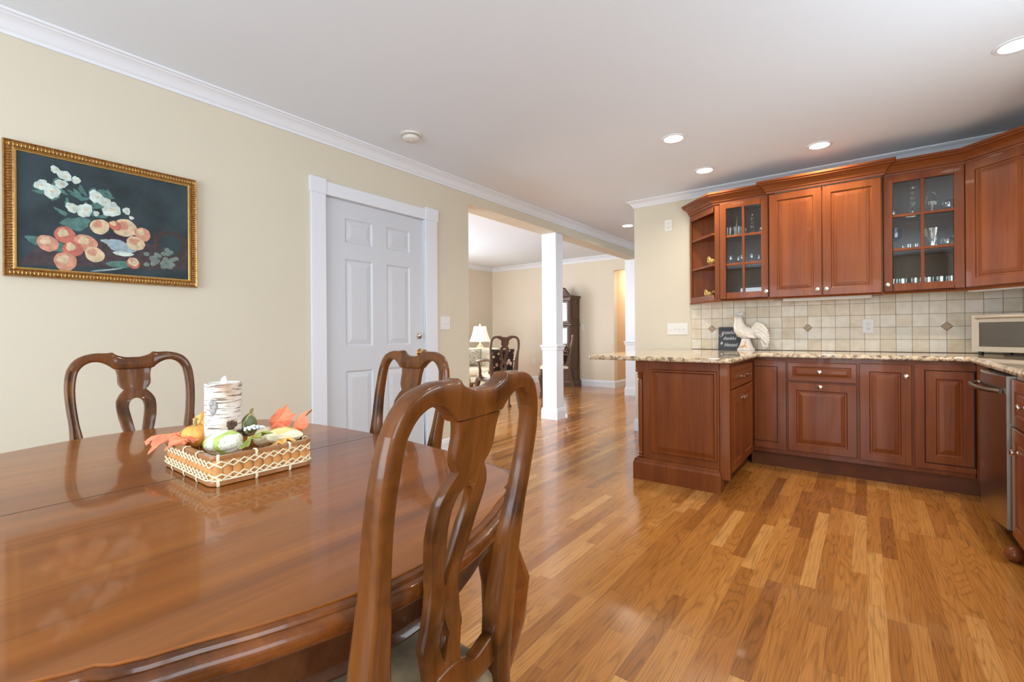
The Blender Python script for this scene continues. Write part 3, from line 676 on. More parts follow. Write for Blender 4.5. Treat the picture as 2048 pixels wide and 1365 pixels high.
def make_chair(name, label, cat, loc, rz, k=.95, wf=1.0, w_mat=CHAIR, seat_mat=FABRIC, arms=False, group=None, zt=1.0, depth=.43):
    def fz(z):
        a = CAMZ+(.5-CAMZ)*k
        zz = CAMZ+(z-CAMZ)*k if z > .5 else z*a/.5
        return zz*zt
    def fin(m): return m.xf(lambda x, y, z: (x*k, y*k*wf, fz(z)))
    t = thing(name, label, cat, loc, rz, group)
    off = lambda z: interp(OFF, z)
    offs = lambda z: interp(OFF, z)+interp([(.5, 0), (.60, -.012), (.70, -.020), (.78, -.016), (.87, -.002), (.95, .003)], z)
    th = lambda z: interp([(0, .024), (.3, .030), (.6, .044), (.75, .036), (.85, .031), (.95, .026), (1.0, .028)], z)
    half = smooth_pairs(CREST, 2)
    full = [((-o[0], o[1]), (-i[0], i[1])) for o, i in reversed(half)][:-1]+half
    obj('crest_rail', fin(ribbon(M(), full, th, off, .0062)), w_mat, t, smooth=True, angle=60)
    for sg in (1, -1):
        obj('back_post', fin(ribbon(M(), smooth_pairs(POST, 2), th, off, .0055, sg, True)), w_mat, t, smooth=True, angle=50)
    m = M()
    for sg in (1, -1):
        ribbon(m, [((o, z), (max(h, 0.0) if h > 0 else -.0005, z)) for z, o, h in SPLAT], .017, offs, .0018, sg)
    obj('splat', fin(m), w_mat, t, smooth=True, angle=40)
    # bottom rail with a dip up to the splat
    pr = []
    for i in range(-12, 13):
        u = .140*i/12; a = abs(u)
        pr.append(((u, .547+(.016 if a < .035 else .016*max(0, 1-(a-.035)/.03))-.010*math.sin(min(1, a/.14)*PI)**2), (u, .500)))
    obj('bottom_rail', fin(ribbon(M(), pr, .022, offs, .003)), w_mat, t, smooth=True, angle=50)
    for sg in (1, -1): obj('leg', fin(ribbon(M(), smooth_pairs(LEGR, 2), th, off, .006, sg)), w_mat, t, smooth=True, angle=50)
    bx = -.055; fxx = bx-depth
    plan = rounded([(bx, -.150), (bx, .150), (fxx, .225), (fxx, -.225)], [.02, .02, .06, .06], 5)
    cx = (bx+fxx)/2
    def ring(s, z, dz=0): return [(cx+(x-cx)*s, y*s, z) for x, y in plan]
    m = M().loft([ring(1.0, .395), ring(1.0, .452), ring(.985, .457)]); obj('seat_rail', fin(m), w_mat, t, smooth=True, angle=40)
    m = M().loft([ring(.975, .452), ring(.99, .465), ring(.97, .482), ring(.88, .495), ring(.6, .504), ring(.2, .507)]); obj('seat', fin(m), seat_mat, t, smooth=True, angle=80)
    for sg in (1, -1):
        pts = [(fxx+.035, .195*sg, .42), (fxx+.020, .205*sg, .37), (fxx+.008, .215*sg, .31), (fxx+.018, .208*sg, .22), (fxx+.030, .200*sg, .12), (fxx+.034, .198*sg, .05), (fxx+.022, .205*sg, .022), (fxx+.012, .21*sg, .012), (fxx+.012, .21*sg, 0)]
        obj('leg', fin(M().tube(pts, [.034, .036, .030, .021, .015, .014, .022, .028, .026], 12)), w_mat, t, smooth=True)
    if arms:
        for sg in (1, -1):
            pts = [(off(.68), .150*sg, .675), (bx-.08, .185*sg, .690), (bx-.17, .225*sg, .680), (bx-.25, .245*sg, .668), (bx-.31, .238*sg, .664), (bx-.335, .222*sg, .650)]
            m = M().tube(pts, [.016, .018, .019, .022, .023, .014], 10, .8)
            obj('arm', fin(m), w_mat, t, smooth=True)
            pts = [(bx-.27, .240*sg, .655), (bx-.235, .235*sg, .60), (bx-.24, .225*sg, .54), (bx-.29, .215*sg, .47), (bx-.28, .20*sg, .43)]
            obj('arm_support', fin(M().tube(pts, [.015, .015, .017, .020, .018], 10)), w_mat, t, smooth=True)
    return t
GC = 'walnut dining chairs round the polished table'
make_chair('dining_chair', 'nearest walnut dining chair, its pierced splat back turned to us at the table end', 'chair', (-.380, .430, 0), .128, .865, group=GC)
make_chair('dining_chair', 'walnut dining chair behind the table under the framed still life', 'chair', (-2.012, .480, 0), PI, .955, group=GC)
make_chair('dining_chair', 'walnut dining chair behind the table in front of the white door', 'chair', (-1.186, 1.020, 0), 1.523, .955, group=GC)

# table
TCX, TCY, TZ = -1.188, .42, .755
q = [(0, .465), (.1, .4635), (.2, .458), (.30, .448), (.40, .432), (.47, .419), (.525, .405), (.556, .386), (.580, .358), (.596, .325), (.600, .312), (.613, .302), (.626, .278), (.640, .240), (.660, .195), (.678, .145), (.692, .095), (.700, .045), (.702, 0)]
q = [(x*1.012, y) for x, y in q]
outl = [(x, y) for x, y in q]+[(x, -y) for x, y in reversed(q[:-1])]+[(-x, -y) for x, y in q[1:]]+[(-x, y) for x, y in reversed(q[1:-1])]
outl = [(x, y) for x, y in outl][::-1]                # counter-clockwise
def cyc(poly, n=2):
    return poly
def off_rings(poly, prof, z0=0):
    n = len(poly); P = [Vector(p) for p in poly]; rings = []
    ar = sum(P[i].x*P[(i+1) % n].y-P[(i+1) % n].x*P[i].y for i in range(n))
    s = 1 if ar > 0 else -1
    for o, z in prof:
        ring = []
        for i in range(n):
            d1 = (P[i]-P[i-1]).normalized(); d2 = (P[(i+1) % n]-P[i]).normalized()
            nn = (Vector((d1.y, -d1.x))+Vector((d2.y, -d2.x)))*s; nn = nn/max(nn.length_squared, 1.6)*2
            ring.append((P[i].x+nn.x*o, P[i].y+nn.y*o, z+z0))
        rings.append(ring)
    return rings
t = thing('dining_table', 'polished walnut dining table with a shaped moulded edge', 'dining table', (TCX, TCY, 0))
m = M()
m.loft(off_rings(outl, [(0, -.012), (0, -.001), (-.0012, 0)], TZ))
top = obj('table_top', m, TABLE, t, smooth=True, angle=30)
obj('leaf_seam', M().box(-.0011, .0011, -.462, .462, -.001, .0003).xf(lambda a, b, c: (a, b, c+TZ)), DARK, top)
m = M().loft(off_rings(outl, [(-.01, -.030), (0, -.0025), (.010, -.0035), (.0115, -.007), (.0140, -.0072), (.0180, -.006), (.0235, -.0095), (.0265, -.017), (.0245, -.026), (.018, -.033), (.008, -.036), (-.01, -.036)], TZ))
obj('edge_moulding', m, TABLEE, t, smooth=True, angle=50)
ap = [(x*.945, y*.93) for x, y in outl]
m = M().loft(off_rings(ap, [(-.02, -.118), (.004, -.118), (.008, -.112), (.004, -.106), (0, -.102), (0, -.037), (-.02, -.037)], TZ))
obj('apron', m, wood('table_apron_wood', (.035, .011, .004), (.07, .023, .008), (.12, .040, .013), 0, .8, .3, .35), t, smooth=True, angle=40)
for sx in (1, -1):
    for sy in (1, -1):
        pts = [(sx*.555, sy*.335, .70), (sx*.560, sy*.340, .62), (sx*.575, sy*.355, .54), (sx*.572, sy*.352, .46), (sx*.556, sy*.338, .34), (sx*.548, sy*.332, .20), (sx*.550, sy*.334, .10), (sx*.562, sy*.345, .045), (sx*.570, sy*.352, .02), (sx*.570, sy*.352, 0)]
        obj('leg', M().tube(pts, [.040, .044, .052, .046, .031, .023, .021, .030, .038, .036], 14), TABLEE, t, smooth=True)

# basket centrepiece
bx0, bx1, by0, by1 = -1.330, -1.052, .378, .588
BC = ((bx0+bx1)/2, (by0+by1)/2)
REED = plain('split_bamboo_slat', (.62, .29, .09), .2, 40, .3, 200, rough=.4)
RIM = wood('bamboo_rim', (.22, .09, .035), (.36, .16, .06), (.48, .23, .09), 0, 1, .3, .3)
LACE = plain('pale_cane_lacing', (.80, .72, .50), .08, 90, rough=.5)
t = thing('wicker_basket', 'rectangular split-bamboo basket laced with pale cane on the table', 'basket', (BC[0], BC[1], TZ+.0005))
hx, hy = (bx1-bx0)/2, (by1-by0)/2
rr = rounded([(-hx, -hy), (hx, -hy), (hx, hy), (-hx, hy)], [.018]*4, 6)
obj('base', M().loft(off_rings(rr, [(-.004, .004), (-.003, .008), (-.003, .009)])), RIM, t)
def perimeter(poly, step):
    P = [Vector(p) for p in poly]; out = []; L = 0; nxt = 0
    for i in range(len(P)):
        a, b = P[i], P[(i+1) % len(P)]; l = (b-a).length
        while nxt < L+l: out.append((a+(b-a)*((nxt-L)/l), (b-a).normalized())); nxt += step
        L += l
    return out
TOT = 4*(hx+hy)-8*.018+2*PI*.018
m = M(); nsl = 46
for p, d in perimeter(rr, TOT/nsl):
    nrm = Vector((d.y, -d.x)); w = TOT/nsl/2-.0006
    vs = []; 
    for z in (.006, .054):
        for s, o in ((-1, -.003), (-.6, .0005), (0, .002), (.6, .0005), (1, -.003)):
            v = p+d*w*s+nrm*o; vs.append((v.x, v.y, z))
        v = p+d*w-nrm*.005; vs.append((v.x, v.y, z)); v = p-d*w-nrm*.005; vs.append((v.x, v.y, z))
    m.loft([vs[:7], vs[7:]])
obj('slat_wall', m, REED, t, smooth=True, angle=40)
for z, nm in ((.0575, 'rim'), (.006, 'foot_band')):
    m = M().loft([r for r in off_rings(rr, [(-.006, z-.0045), (.0035, z-.0045), (.0045, z), (.0035, z+.0045), (-.006, z+.0045)])], True, False, False)
    rg = off_rings(rr, [(-.006, z-.0045), (.0035, z-.0045), (.0045, z), (.0035, z+.0045), (-.006, z+.0045), (-.006, z-.0045)]); m = M().loft(rg, True, False, False)
    obj(nm, m, RIM, t, smooth=True, angle=40)
m = M(); S = perimeter(rr, TOT/nsl)
for zc in (.045, .019):
    for ph in (0, 1):
        pts = []
        for i in range(nsl+1):
            p, d = S[i % nsl]; nrm = Vector((d.y, -d.x))
            zz = zc+(.0062 if (i+ph) % 2 else -.0062); v = p+nrm*.0036+d*TOT/nsl/2
            pts.append((v.x, v.y, zz))
        m.tube(pts, .0019, 5)
m.tube([(p.x+d.y*.006, p.y-d.x*.006, .0125) for p, d in S]+[(S[0][0].x+S[0][1].y*.006, S[0][0].y-S[0][1].x*.006, .0125)], .0016, 5)
obj('cane_lacing', m, LACE, t, smooth=True)
for i, (p, d) in enumerate(perimeter(rr, TOT/13)):
    nrm = Vector((d.y, -d.x))
    for z in (.0575, .0075):
        m = M().tube([(p.x+nrm.x*o, p.y+nrm.y*o, z+h) for o, h in ((-.0075, -.004), (-.0065, .0055), (.001, .006), (.006, .003), (.0062, -.003), (.004, -.007))], .0012, 8)
        m.xf(lambda x, y, zz: (p.x+d.x*((x-p.x)*d.x+(y-p.y)*d.y)*2.4+nrm.x*((x-p.x)*nrm.x+(y-p.y)*nrm.y), p.y+d.y*((x-p.x)*d.x+(y-p.y)*d.y)*2.4+nrm.y*((x-p.x)*nrm.x+(y-p.y)*nrm.y), zz))
        obj('rim_binding', m, LACE, t, smooth=True)

# birch candle
def birch():
    m, t, b = nt('birch_bark'); setp(b, rough=.75)
    tc = N(t, 'ShaderNodeTexCoord'); mp = N(t, 'ShaderNodeMapping'); mp.inputs['Scale'].default_value = (26, 26, 330); t.links.new(tc.outputs['Object'], mp.inputs['Vector'])
    n = N(t, 'ShaderNodeTexNoise', i_Scale=1.0, i_Detail=2.0); t.links.new(mp.outputs[0], n.inputs['Vector'])
    n2 = N(t, 'ShaderNodeTexNoise', i_Scale=14.0, i_Detail=4.0); t.links.new(tc.outputs['Object'], n2.inputs['Vector'])
    base = ramp(t, [(.35, (.74, .73, .70)), (.52, (.70, .65, .58)), (.66, (.52, .34, .21))]); t.links.new(n2.outputs[0], base.inputs[0])
    l = ramp(t, [(.55, (1, 1, 1)), (.62, (.30, .22, .16))]); t.links.new(n.outputs[0], l.inputs[0])
    t.links.new(mix(t, 1, base.outputs[0], l.outputs[0], 'MULTIPLY'), b.inputs['Base Color']); bump(t, b, n.outputs[0], .4, .001); return m
KNOT = plain('bark_knot', (.09, .055, .035), .5, 200, .8, 120, rough=.9); KNOT2 = plain('grey_bark_knot', (.36, .34, .33), .45, 260, .8, 160, rough=.9)
cxy = Vector((-1.262, .478)); R = .0402
t = thing('birch_candle', 'thick flameless candle wrapped in white birch bark standing in the basket', 'candle', (cxy.x, cxy.y, TZ+.010))
prof = [(0, 0), (R, 0), (R, .02), (R*1.01, .08), (R*.985, .14), (R*.99, .181), (R*.93, .183), (R*.90, .1795), (0, .1795)]
obj('bark_wrap', M().lathe((0, 0, 0), prof[:7]+[(R*.90, .1800), (0, .1800)], 48), birch(), t, smooth=True, angle=40)
obj('wax_top', M().lathe((0, 0, 0), [(0, .1801), (R*.9, .1802), (R*.9, .1806), (0, .1808)], 40), plain('white_wax', (.82, .81, .79), rough=.5), t, smooth=True)
m = M().tube([(0, 0, .179), (.001, .001, .185), (.002, .001, .190), (.0035, .002, .195), (.006, .003, .199)], [.0055, .0075, .0070, .004, .0008], 10); obj('flame_tip', m, plain('white_flame_plastic', (.88, .87, .84), rough=.3), t, smooth=True)
vd = Vector((math.cos(math.atan2(-cxy.y, -cxy.x)), math.sin(math.atan2(-cxy.y, -cxy.x))))
def knot(az, z, a, b, mat):
    ang = math.atan2(vd.y, vd.x)+az; rings = []
    for s, o in ((1.0, .0002), (.85, .0022), (.55, .0028), (.3, .0010), (.05, .0006)):
        ring = []
        for k in range(20):
            th = 2*PI*k/20; w = 1+.12*math.sin(3*th+1)+.10*math.sin(7*th+az*9)
            ph = ang+a*s*w*math.cos(th)/R; zz = z+b*s*w*math.sin(th); ring.append(((R+o)*math.cos(ph), (R+o)*math.sin(ph), zz))
        rings.append(ring)
    obj('bark_knot', M().loft(rings, True, False, True), mat, t, smooth=True, norm=True)
knot(-.55, .128, .0095, .019, KNOT2); knot(.45, .082, .013, .011, KNOT); knot(-.72, .030, .016, .020, KNOT2); knot(.95, .060, .012, .008, KNOT)

# gourds, pumpkin, leaves, berries
def gourd(name, label, loc, r, sc, rz, mat, ribs=8, neck=0, bumps=0, cat='gourd', group=None, tilt=0, stem=None):
    m = M(); n, mm = 48, 22; rings = []
    for j in range(mm+1):
        ph = PI*j/mm; z = -math.cos(ph); rad = max(math.sin(ph), .02)
        if neck: rad *= 1-neck*max(0, z)**1.2*.8
        ring = []
        for k in range(n):
            a = 2*PI*k/n; w = 1-.09*(abs(math.cos(ribs*a/2))**6)
            if bumps: w += bumps*(random.random()-.3)
            dz = (-.18*(1-rad)**2)*(1 if z > 0 and not neck else 0)
            ring.append((r*rad*w*math.cos(a)*sc[0], r*rad*w*math.sin(a)*sc[1], r*(z+dz)*sc[2]))
        rings.append(ring)
    m.loft(rings)
    rot = Matrix.Rotation(rz, 3, 'Z') @ Matrix.Rotation(tilt, 3, 'Y')
    m.xf(lambda x, y, z: tuple(rot @ Vector((x, y, z))))
    t = thing(name, label, cat, loc, 0, group); obj('skin', m, mat, t, smooth=True, angle=80)
    if stem:
        s = M().tube([(0, 0, r*sc[2]*.75), (.001, .001, r*sc[2]+.010), (.004, .002, r*sc[2]+stem)], [.0045, .0032, .0026], 8).xf(lambda x, y, z: tuple(rot @ Vector((x, y, z))))
        obj('stem', s, plain('dry_stem_%s' % name, (.30, .24, .10), .2, 90, rough=.8), t, smooth=True)
    return t
def striped(name, c1, c2, c3=None, scale=14, axis='X', wide=.6):
    m, t, b = nt(name); setp(b, rough=.42)
    tc = N(t, 'ShaderNodeTexCoord'); w = N(t, 'ShaderNodeTexWave', wave_type='BANDS', bands_direction=axis, i_Scale=scale, i_Distortion=2.2, i_Detail=3.0); w.inputs['Detail Scale'].default_value = 3
    t.links.new(tc.outputs['Object'], w.inputs['Vector']); r = ramp(t, [(wide, c1), (wide+.18, c2)]); t.links.new(w.outputs[0], r.inputs[0]); c = r.outputs[0]
    if c3:
        v = N(t, 'ShaderNodeTexNoise', i_Scale=240.0, i_Detail=1.0); t.links.new(tc.outputs['Object'], v.inputs['Vector']); q_ = ramp(t, [(.62, (1, 1, 1)), (.66, c3)]); t.links.new(v.outputs[0], q_.inputs[0])
        c = mix(t, 1, c, q_.outputs[0], 'MULTIPLY')
    t.links.new(c, b.inputs['Base Color']); return m
GB = 'ornamental gourds in the bamboo basket'
gourd('ornamental_gourd', 'white ornamental gourd with green stripes at the front of the basket', (-1.186, .450, TZ+.060), .029, (1, 1, 1.5), .85, striped('green_striped_gourd', (.84, .84, .74), (.44, .58, .12), (.55, .68, .35), 9, 'X', .72), 7, 0, 0, tilt=PI/2*.94, group=GB)
gourd('miniature_pumpkin', 'small orange pumpkin at the left side of the basket beside the candle', (-1.296, .428, TZ+.066), .030, (1, 1, .95), .3, plain('orange_pumpkin_skin', (.86, .40, .08), .12, 30, rough=.4), 9, cat='pumpkin', stem=.012)
gourd('ornamental_gourd', 'bumpy pale yellow gourd lying at the right end of the basket', (-1.108, .553, TZ+.068), .020, (1, 1, 2.1), .75, striped('yellow_warty_gourd', (.88, .82, .55), (.82, .62, .25), None, 10, 'Z', .7), 8, .45, .14, tilt=PI/2*.97, group=GB)
gourd('ornamental_gourd', 'pale bumpy gourd tucked behind the candle', (-1.225, .560, TZ+.050), .024, (1, 1, 1.25), 1.9, plain('cream_gourd_skin', (.80, .72, .48), .1, 40, rough=.5), 8, .2, .06, tilt=PI/2*.8, group=GB)
gourd('ornamental_gourd', 'dark green gourd with brown streaks peeking out at the right of the candle', (-1.245, .530, TZ+.082), .020, (1, 1, 1.5), .3, striped('dark_green_gourd', (.10, .14, .05), (.50, .40, .20), None, 16, 'X', .75), 8, .3, 0, tilt=.2, group=GB, stem=.012)
def leaf(name, label, loc, rot, size, mat, group='artificial autumn leaves in the basket', cat='leaf'):
    pts = []; lob = [(0, 1.0), (35, .62), (62, .92), (92, .50), (118, .74), (150, .36), (180, .18)]
    full = lob+[(360-a, r) for a, r in reversed(lob[1:-1])]
    out = []
    for i, (a, r) in enumerate(full):
        a2, r2_ = full[(i+1) % len(full)]; a2 = a2 if a2 > a else a2+360
        out.append((a, r))
        for q_ in (.3, .5, .7):
            jag = .06 if q_ != .5 else -.04
            out.append((a+(a2-a)*q_, (r+(r2_-r)*q_)*(.93+jag)))
    vs = [(0, 0, 0)]; 
    for a, r in out:
        x, y = r*size*math.sin(math.radians(a)), r*size*math.cos(math.radians(a)); vs.append((x, y, -.35*abs(x)-.6*(y*y)/size*.5+.12*size*math.sin(a*.12)))
    n = len(out); fs = [(0, 1+i, 1+(i+1) % n) for i in range(n)]
    th = .0006; b = len(vs); vs2 = vs+[(x, y, z-th) for x, y, z in vs]; fs2 = fs+[(b, b+1+(i+1) % n, b+1+i) for i in range(n)]+[(1+i, b+1+i, b+1+(i+1) % n, 1+(i+1) % n) for i in range(n)]
    from mathutils import Euler
    R_ = Euler(rot).to_matrix(); t = thing(name, label, cat, loc, 0, group)
    obj('blade', M().add(vs2, fs2).xf(lambda x, y, z: tuple(R_ @ Vector((x, y, z)))), mat, t)
    m = M().tube([(0, size*.9, -.27*size*.8+.001), (0, size*.4, -.03*size), (0, 0, .0006), (0, -size*.35, -.002)], [.0003, .0007, .0009, .0009], 5).xf(lambda x, y, z: tuple(R_ @ Vector((x, y, z))))
    obj('vein', m, plain('leaf_vein', (.75, .30, .10), rough=.6), t)
    return t
LO = plain('orange_red_leaf', (.86, .24, .12), .25, 60, rough=.55); LY = plain('golden_orange_leaf', (.88, .48, .13), .25, 50, rough=.55); LG = plain('olive_green_leaf', (.26, .30, .05), .35, 60, rough=.5)
Z = TZ
leaf('autumn_leaf', 'coral red artificial leaf hanging over the left corner of the basket', (-1.318, .392, Z+.074), (.05, -.15, 2.35), .066, LO)
leaf('autumn_leaf', 'golden orange artificial leaf behind the small pumpkin', (-1.325, .450, Z+.096), (.9, .1, .55), .045, LY)
leaf('autumn_leaf', 'coral red artificial leaf lying over the near left rim of the basket', (-1.252, .392, Z+.070), (.30, -.2, 2.0), .042, LO)
leaf('autumn_leaf', 'coral red artificial leaf standing up at the far side of the basket', (-1.205, .580, Z+.086), (1.15, .0, .30), .056, LO)
leaf('autumn_leaf', 'coral red artificial leaf pointing right at the far right corner of the basket', (-1.140, .592, Z+.080), (1.1, .25, -.35), .056, LO)
leaf('autumn_leaf', 'olive green artificial leaf at the middle of the near basket rim', (-1.108, .475, Z+.080), (.35, .45, -1.6), .046, LG)
leaf('autumn_leaf', 'golden orange artificial leaf under the bumpy yellow gourd', (-1.085, .530, Z+.066), (.2, .3, -1.9), .036, LY)
t = thing('berry_pick', 'frosted white and green berry sprig in the middle of the basket', 'artificial sprig', (-1.168, .508, Z+.086))
BW = plain('frosted_berry', (.84, .87, .86), .1, 200, rough=.6); BG = plain('dark_teal_needle', (.03, .12, .10), rough=.6)
for k in range(26):
    a = k*2.4; r = .0035*math.sqrt(k)
    obj('berry', M().sphere((r*math.cos(a), r*math.sin(a)*1.3, .006-r*.35), .0032, 8, 6), BW, t, smooth=True)
m = M()
for k in range(26):
    a = k*2.1; m.tube([(.008*math.cos(a), .008*math.sin(a), 0), (.022*math.cos(a), .022*math.sin(a)*1.2, .006*math.sin(3*a))], [.0014, .0005], 4)
obj('needles', m, BG, t)

# ================================================================ painting
t = thing('framed_still_life', 'large framed still life of flowers and fruit in an ornate gold frame', 'painting', (XW, 0, 0))
y0, y1, z0, z1 = .262, .993, 1.330, 1.927; fwid = .040
GOLD = plain('antique_gold_leaf', (.42, .235, .075), .35, 90, .3, 200, rough=.35, metal=.75)
GOLDL = plain('bright_gold_lip', (.66, .43, .15), .1, 60, rough=.3, metal=.8)
def frame_strip(a, b, c, d):     # y range, z range
    m = M().box(.001, .020, a, b, c, d); return m
def mitred(prof, m):
    rings = [[(x, y0+i, z0+i), (x, y1-i, z0+i), (x, y1-i, z1-i), (x, y0+i, z1-i)] for i, x in prof]
    return m.loft(rings+[rings[0]], True, False, False)
m = mitred([(0, .002), (0, .022), (.003, .030), (.008, .024), (.014, .021), (.024, .021), (.029, .026), (.032, .028), (.034, .024), (.034, .002)], M()); obj('frame', m, GOLD, t, smooth=True, angle=30)
m = mitred([(.033, .004), (.033, .024), (.036, .025), (.038, .020), (.041, .019), (.042, .016), (.042, .004)], M()); obj('inner_lip', m, GOLDL, t)
m = M()
def orn(y, z, horiz):
    s = 9
    for dx in (0,):
        e = .0105; w = .0050
        if horiz: m.sphere((.023, y, z), 1, 8, 6, (.0065, w, e))
        else: m.sphere((.023, y, z), 1, 8, 6, (.0065, e, w))
n = 56
for k in range(n):
    y = y0+.02+(y1-y0-.04)*k/(n-1); orn(y, z0+.0175, True); orn(y, z1-.0175, True)
n = 45
for k in range(n):
    z = z0+.03+(z1-z0-.06)*k/(n-1); orn(y0+.0175, z, False); orn(y1-.0175, z, False)
obj('carved_gadroon_border', m, GOLD, t, smooth=True)
# generic still life painted on the canvas (thin paint patches)
def paint(name, c, var=.25): return plain(name, c, var, 45, rough=.65)
pm = [plain('canvas_dark_teal', (.022, .040, .048), .45, 7, .4, 600, rough=.7), paint('paint_white_blossom', (.52, .62, .58)), paint('paint_peach', (.55, .27, .18)), paint('paint_pale_yellow', (.58, .46, .30)), paint('paint_leaf', (.07, .17, .15)), paint('paint_table', (.050, .034, .040), .3), paint('paint_bowl', (.28, .38, .42)), paint('paint_grapes', (.15, .20, .18)), paint('paint_dark_grape', (.03, .018, .03)), paint('paint_rose', (.46, .14, .10)), paint('paint_basket', (.045, .028, .024))]
m = M(); m.box(.005, .014, y0+.04, y1-.04, z0+.04, z1-.04)
iy0, iz0, iw, ih = y0+.042, z0+.042, y1-y0-.084, z1-z0-.084
lay = [0]
def patch(mi, u, v, ru, rv, rot=0, n=22, wob=.06, seed=0):
    lay[0] += 1; x = .0141+lay[0]*.000006; m.cur = mi; ring = []
    for k in range(n):
        a = 2*PI*k/n; w = 1+wob*math.sin(3*a+seed)+wob*.6*math.sin(7*a+seed*2)
        du, dv = ru*w*math.cos(a), rv*w*math.sin(a)
        ring.append((x, iy0+iw*(u)+(du*math.cos(rot)-dv*math.sin(rot))*ih, iz0+ih*(v)+(du*math.sin(rot)+dv*math.cos(rot))*ih))
    m.add(ring, [tuple(range(n))])
rg = random.Random(3)
# table plane
lay[0] += 1; m.cur = 5; x_ = .0141+lay[0]*.000006
m.add([(x_, iy0, iz0+ih*.02), (x_, iy0+iw, iz0+ih*.10), (x_, iy0+iw, iz0+ih*.30), (x_, iy0+iw*.55, iz0+ih*.36), (x_, iy0+iw*.1, iz0+ih*.20)], [(0, 1, 2, 3, 4)])
for i in range(26): patch(4, .28+rg.uniform(-.18, .22), .66+rg.uniform(-.14, .12), .05, .018, rg.uniform(0, 3), wob=.2, seed=i)
for u, v, r in ((.26, .90, .035), (.31, .86, .05), (.37, .84, .035), (.19, .74, .05), (.24, .70, .065), (.29, .78, .045), (.48, .72, .06), (.53, .68, .05), (.57, .62, .075), (.35, .58, .05), (.42, .58, .06), (.40, .54, .035), (.66, .63, .035), (.69, .57, .02), (.48, .56, .025)):
    u -= .07; patch(1, u, v, r, r*.85, rg.uniform(0, 3), 26, .10, rg.uniform(0, 6)); patch(3, u+.005, v, r*.28, r*.2, 0, 12, .1)
patch(4, .30, .44, .10, .06, .3, wob=.15); patch(10, .88, .34, .15, .16, 0); patch(0, .88, .35, .10, .11, 0)
for i in range(30): patch(7, .80+rg.uniform(-.09, .12), .20+rg.uniform(-.09, .10)-.0*i, .024, .022, 0, 12, .04, i)
patch(4, .16, .22, .16, .045, -.25); patch(4, .56, .10, .12, .035, .1)
patch(6, .57, .305, .17, .035, 0); patch(6, .57, .27, .12, .055, 0); patch(1, .57, .205, .08, .022, 0)
for i in range(14): patch(8, .52+rg.uniform(-.07, .08), .37+rg.uniform(-.05, .07), .028, .026, 0, 14, .03)
for u, v, r, c in ((.45, .44, .075, 3), (.60, .46, .095, 3), (.54, .47, .05, 9), (.71, .42, .07, 2), (.665, .32, .075, 3), (.24, .23, .075, 2), (.33, .32, .08, 9), (.44, .27, .085, 2), (.37, .20, .075, 9), (.49, .17, .075, 3), (.33, .08, .085, 2), (.65, .12, .055, 9), (.65, .135, .045, 3)):
    u -= .09 if v < .34 and u < .6 else .02; patch(c, u, v, r, r*.9, rg.uniform(0, 3), 28, .03, rg.uniform(0, 6)); patch(3 if c != 3 else 2, u-.012, v+.02, r*.5, r*.42, rg.uniform(0, 3), 20, .12)
patch(6, .47, .035, .12, .008, .22)
obj('canvas', m, pm, t)
# ================================================================ things on the worktop
ZT = .8932
CER = plain('cream_glazed_ceramic', (.74, .70, .63), .07, 40, .15, 120, rough=.25, coat=.4)
OCH = plain('ochre_glaze', (.72, .36, .10), .15, 90, rough=.35); SAGE = plain('sage_grey_glaze', (.56, .58, .52), .12, 90, rough=.35)
t = thing('ceramic_rooster', 'large cream ceramic rooster on the worktop in front of the chalkboard sign', 'figurine', (-.868, 4.655, ZT))
obj('base', M().lathe((0, 0, 0), [(0, 0), (.074, 0), (.076, .006), (.073, .014), (.066, .020), (.060, .030), (.050, .055), (.042, .080), (.037, .105), (0, .11)], 32).xf(lambda x, y, z: (x, y*.72, z)), CER, t, smooth=True, angle=50)
m = M().tube([(.085, 0, .150), (.065, 0, .158), (.035, 0, .158), (.0, 0, .158), (-.030, 0, .172), (-.048, 0, .198), (-.056, 0, .228), (-.060, 0, .258), (-.062, 0, .284), (-.070, 0, .306), (-.076, 0, .322)], [.020, .038, .052, .061, .063, .058, .050, .041, .036, .034, .014], 20, .86)
n = len(m.v); obj('body', m, CER, t, smooth=True, angle=80)
m = M()
for k in range(8):
    a = k/7; top = .262-.018*k; ex_ = .085+.105*math.sin(.5+a*1.35)
    pts = [(.045, .0, .165-.012*k*.5), (.060+.02*a, 0, .205-.010*k), (.095+.03*a, 0, top-.018), (.135+.040*a, 0, top-.035-.01*k), (.168+.018*math.sin(a*PI), 0, top-.085-.006*k*.5), (.160-.02*a, 0, top-.120-.0*k), (.130-.01*a, 0, .085+.030*(1-a))]
    m.tube([(x, (k % 2-.5)*.006, z) for x, y, z in pts], [.012, .016, .018, .0175, .016, .012, .006], 8, 1.0)
obj('tail', m, CER, t, smooth=True, angle=80)
for s in (1, -1):
    m = M()
    for k in range(5):
        m.tube([(-.025+.004*k, s*.046, .185-.010*k), (.010+.006*k, s*(.052-.001*k), .168-.011*k), (.050+.007*k, s*.040, .165-.012*k), (.072+.004*k, s*.028, .172-.014*k)], [.010, .011, .009, .003], 8, .5)
    obj('wing', m, CER, t, smooth=True)
comb = [(-.090, .318), (-.086, .338), (-.078, .332), (-.070, .346), (-.061, .338), (-.052, .352), (-.043, .343), (-.033, .358), (-.024, .346), (-.010, .352), (-.022, .322), (-.038, .308), (-.066, .305)]
obj('comb', M().prism(comb, -.011, .011, lambda a, b, c: (a, c, b)), SAGE, t, bev=.004)
obj('beak', M().tube([(-.084, 0, .303), (-.104, 0, .298), (-.124, 0, .288)], [.013, .009, .001], 8), OCH, t, smooth=True)
obj('wattle', M().sphere((-.084, 0, .268), .018, 12, 8, (.6, .5, 1.1)), CER, t, smooth=True)
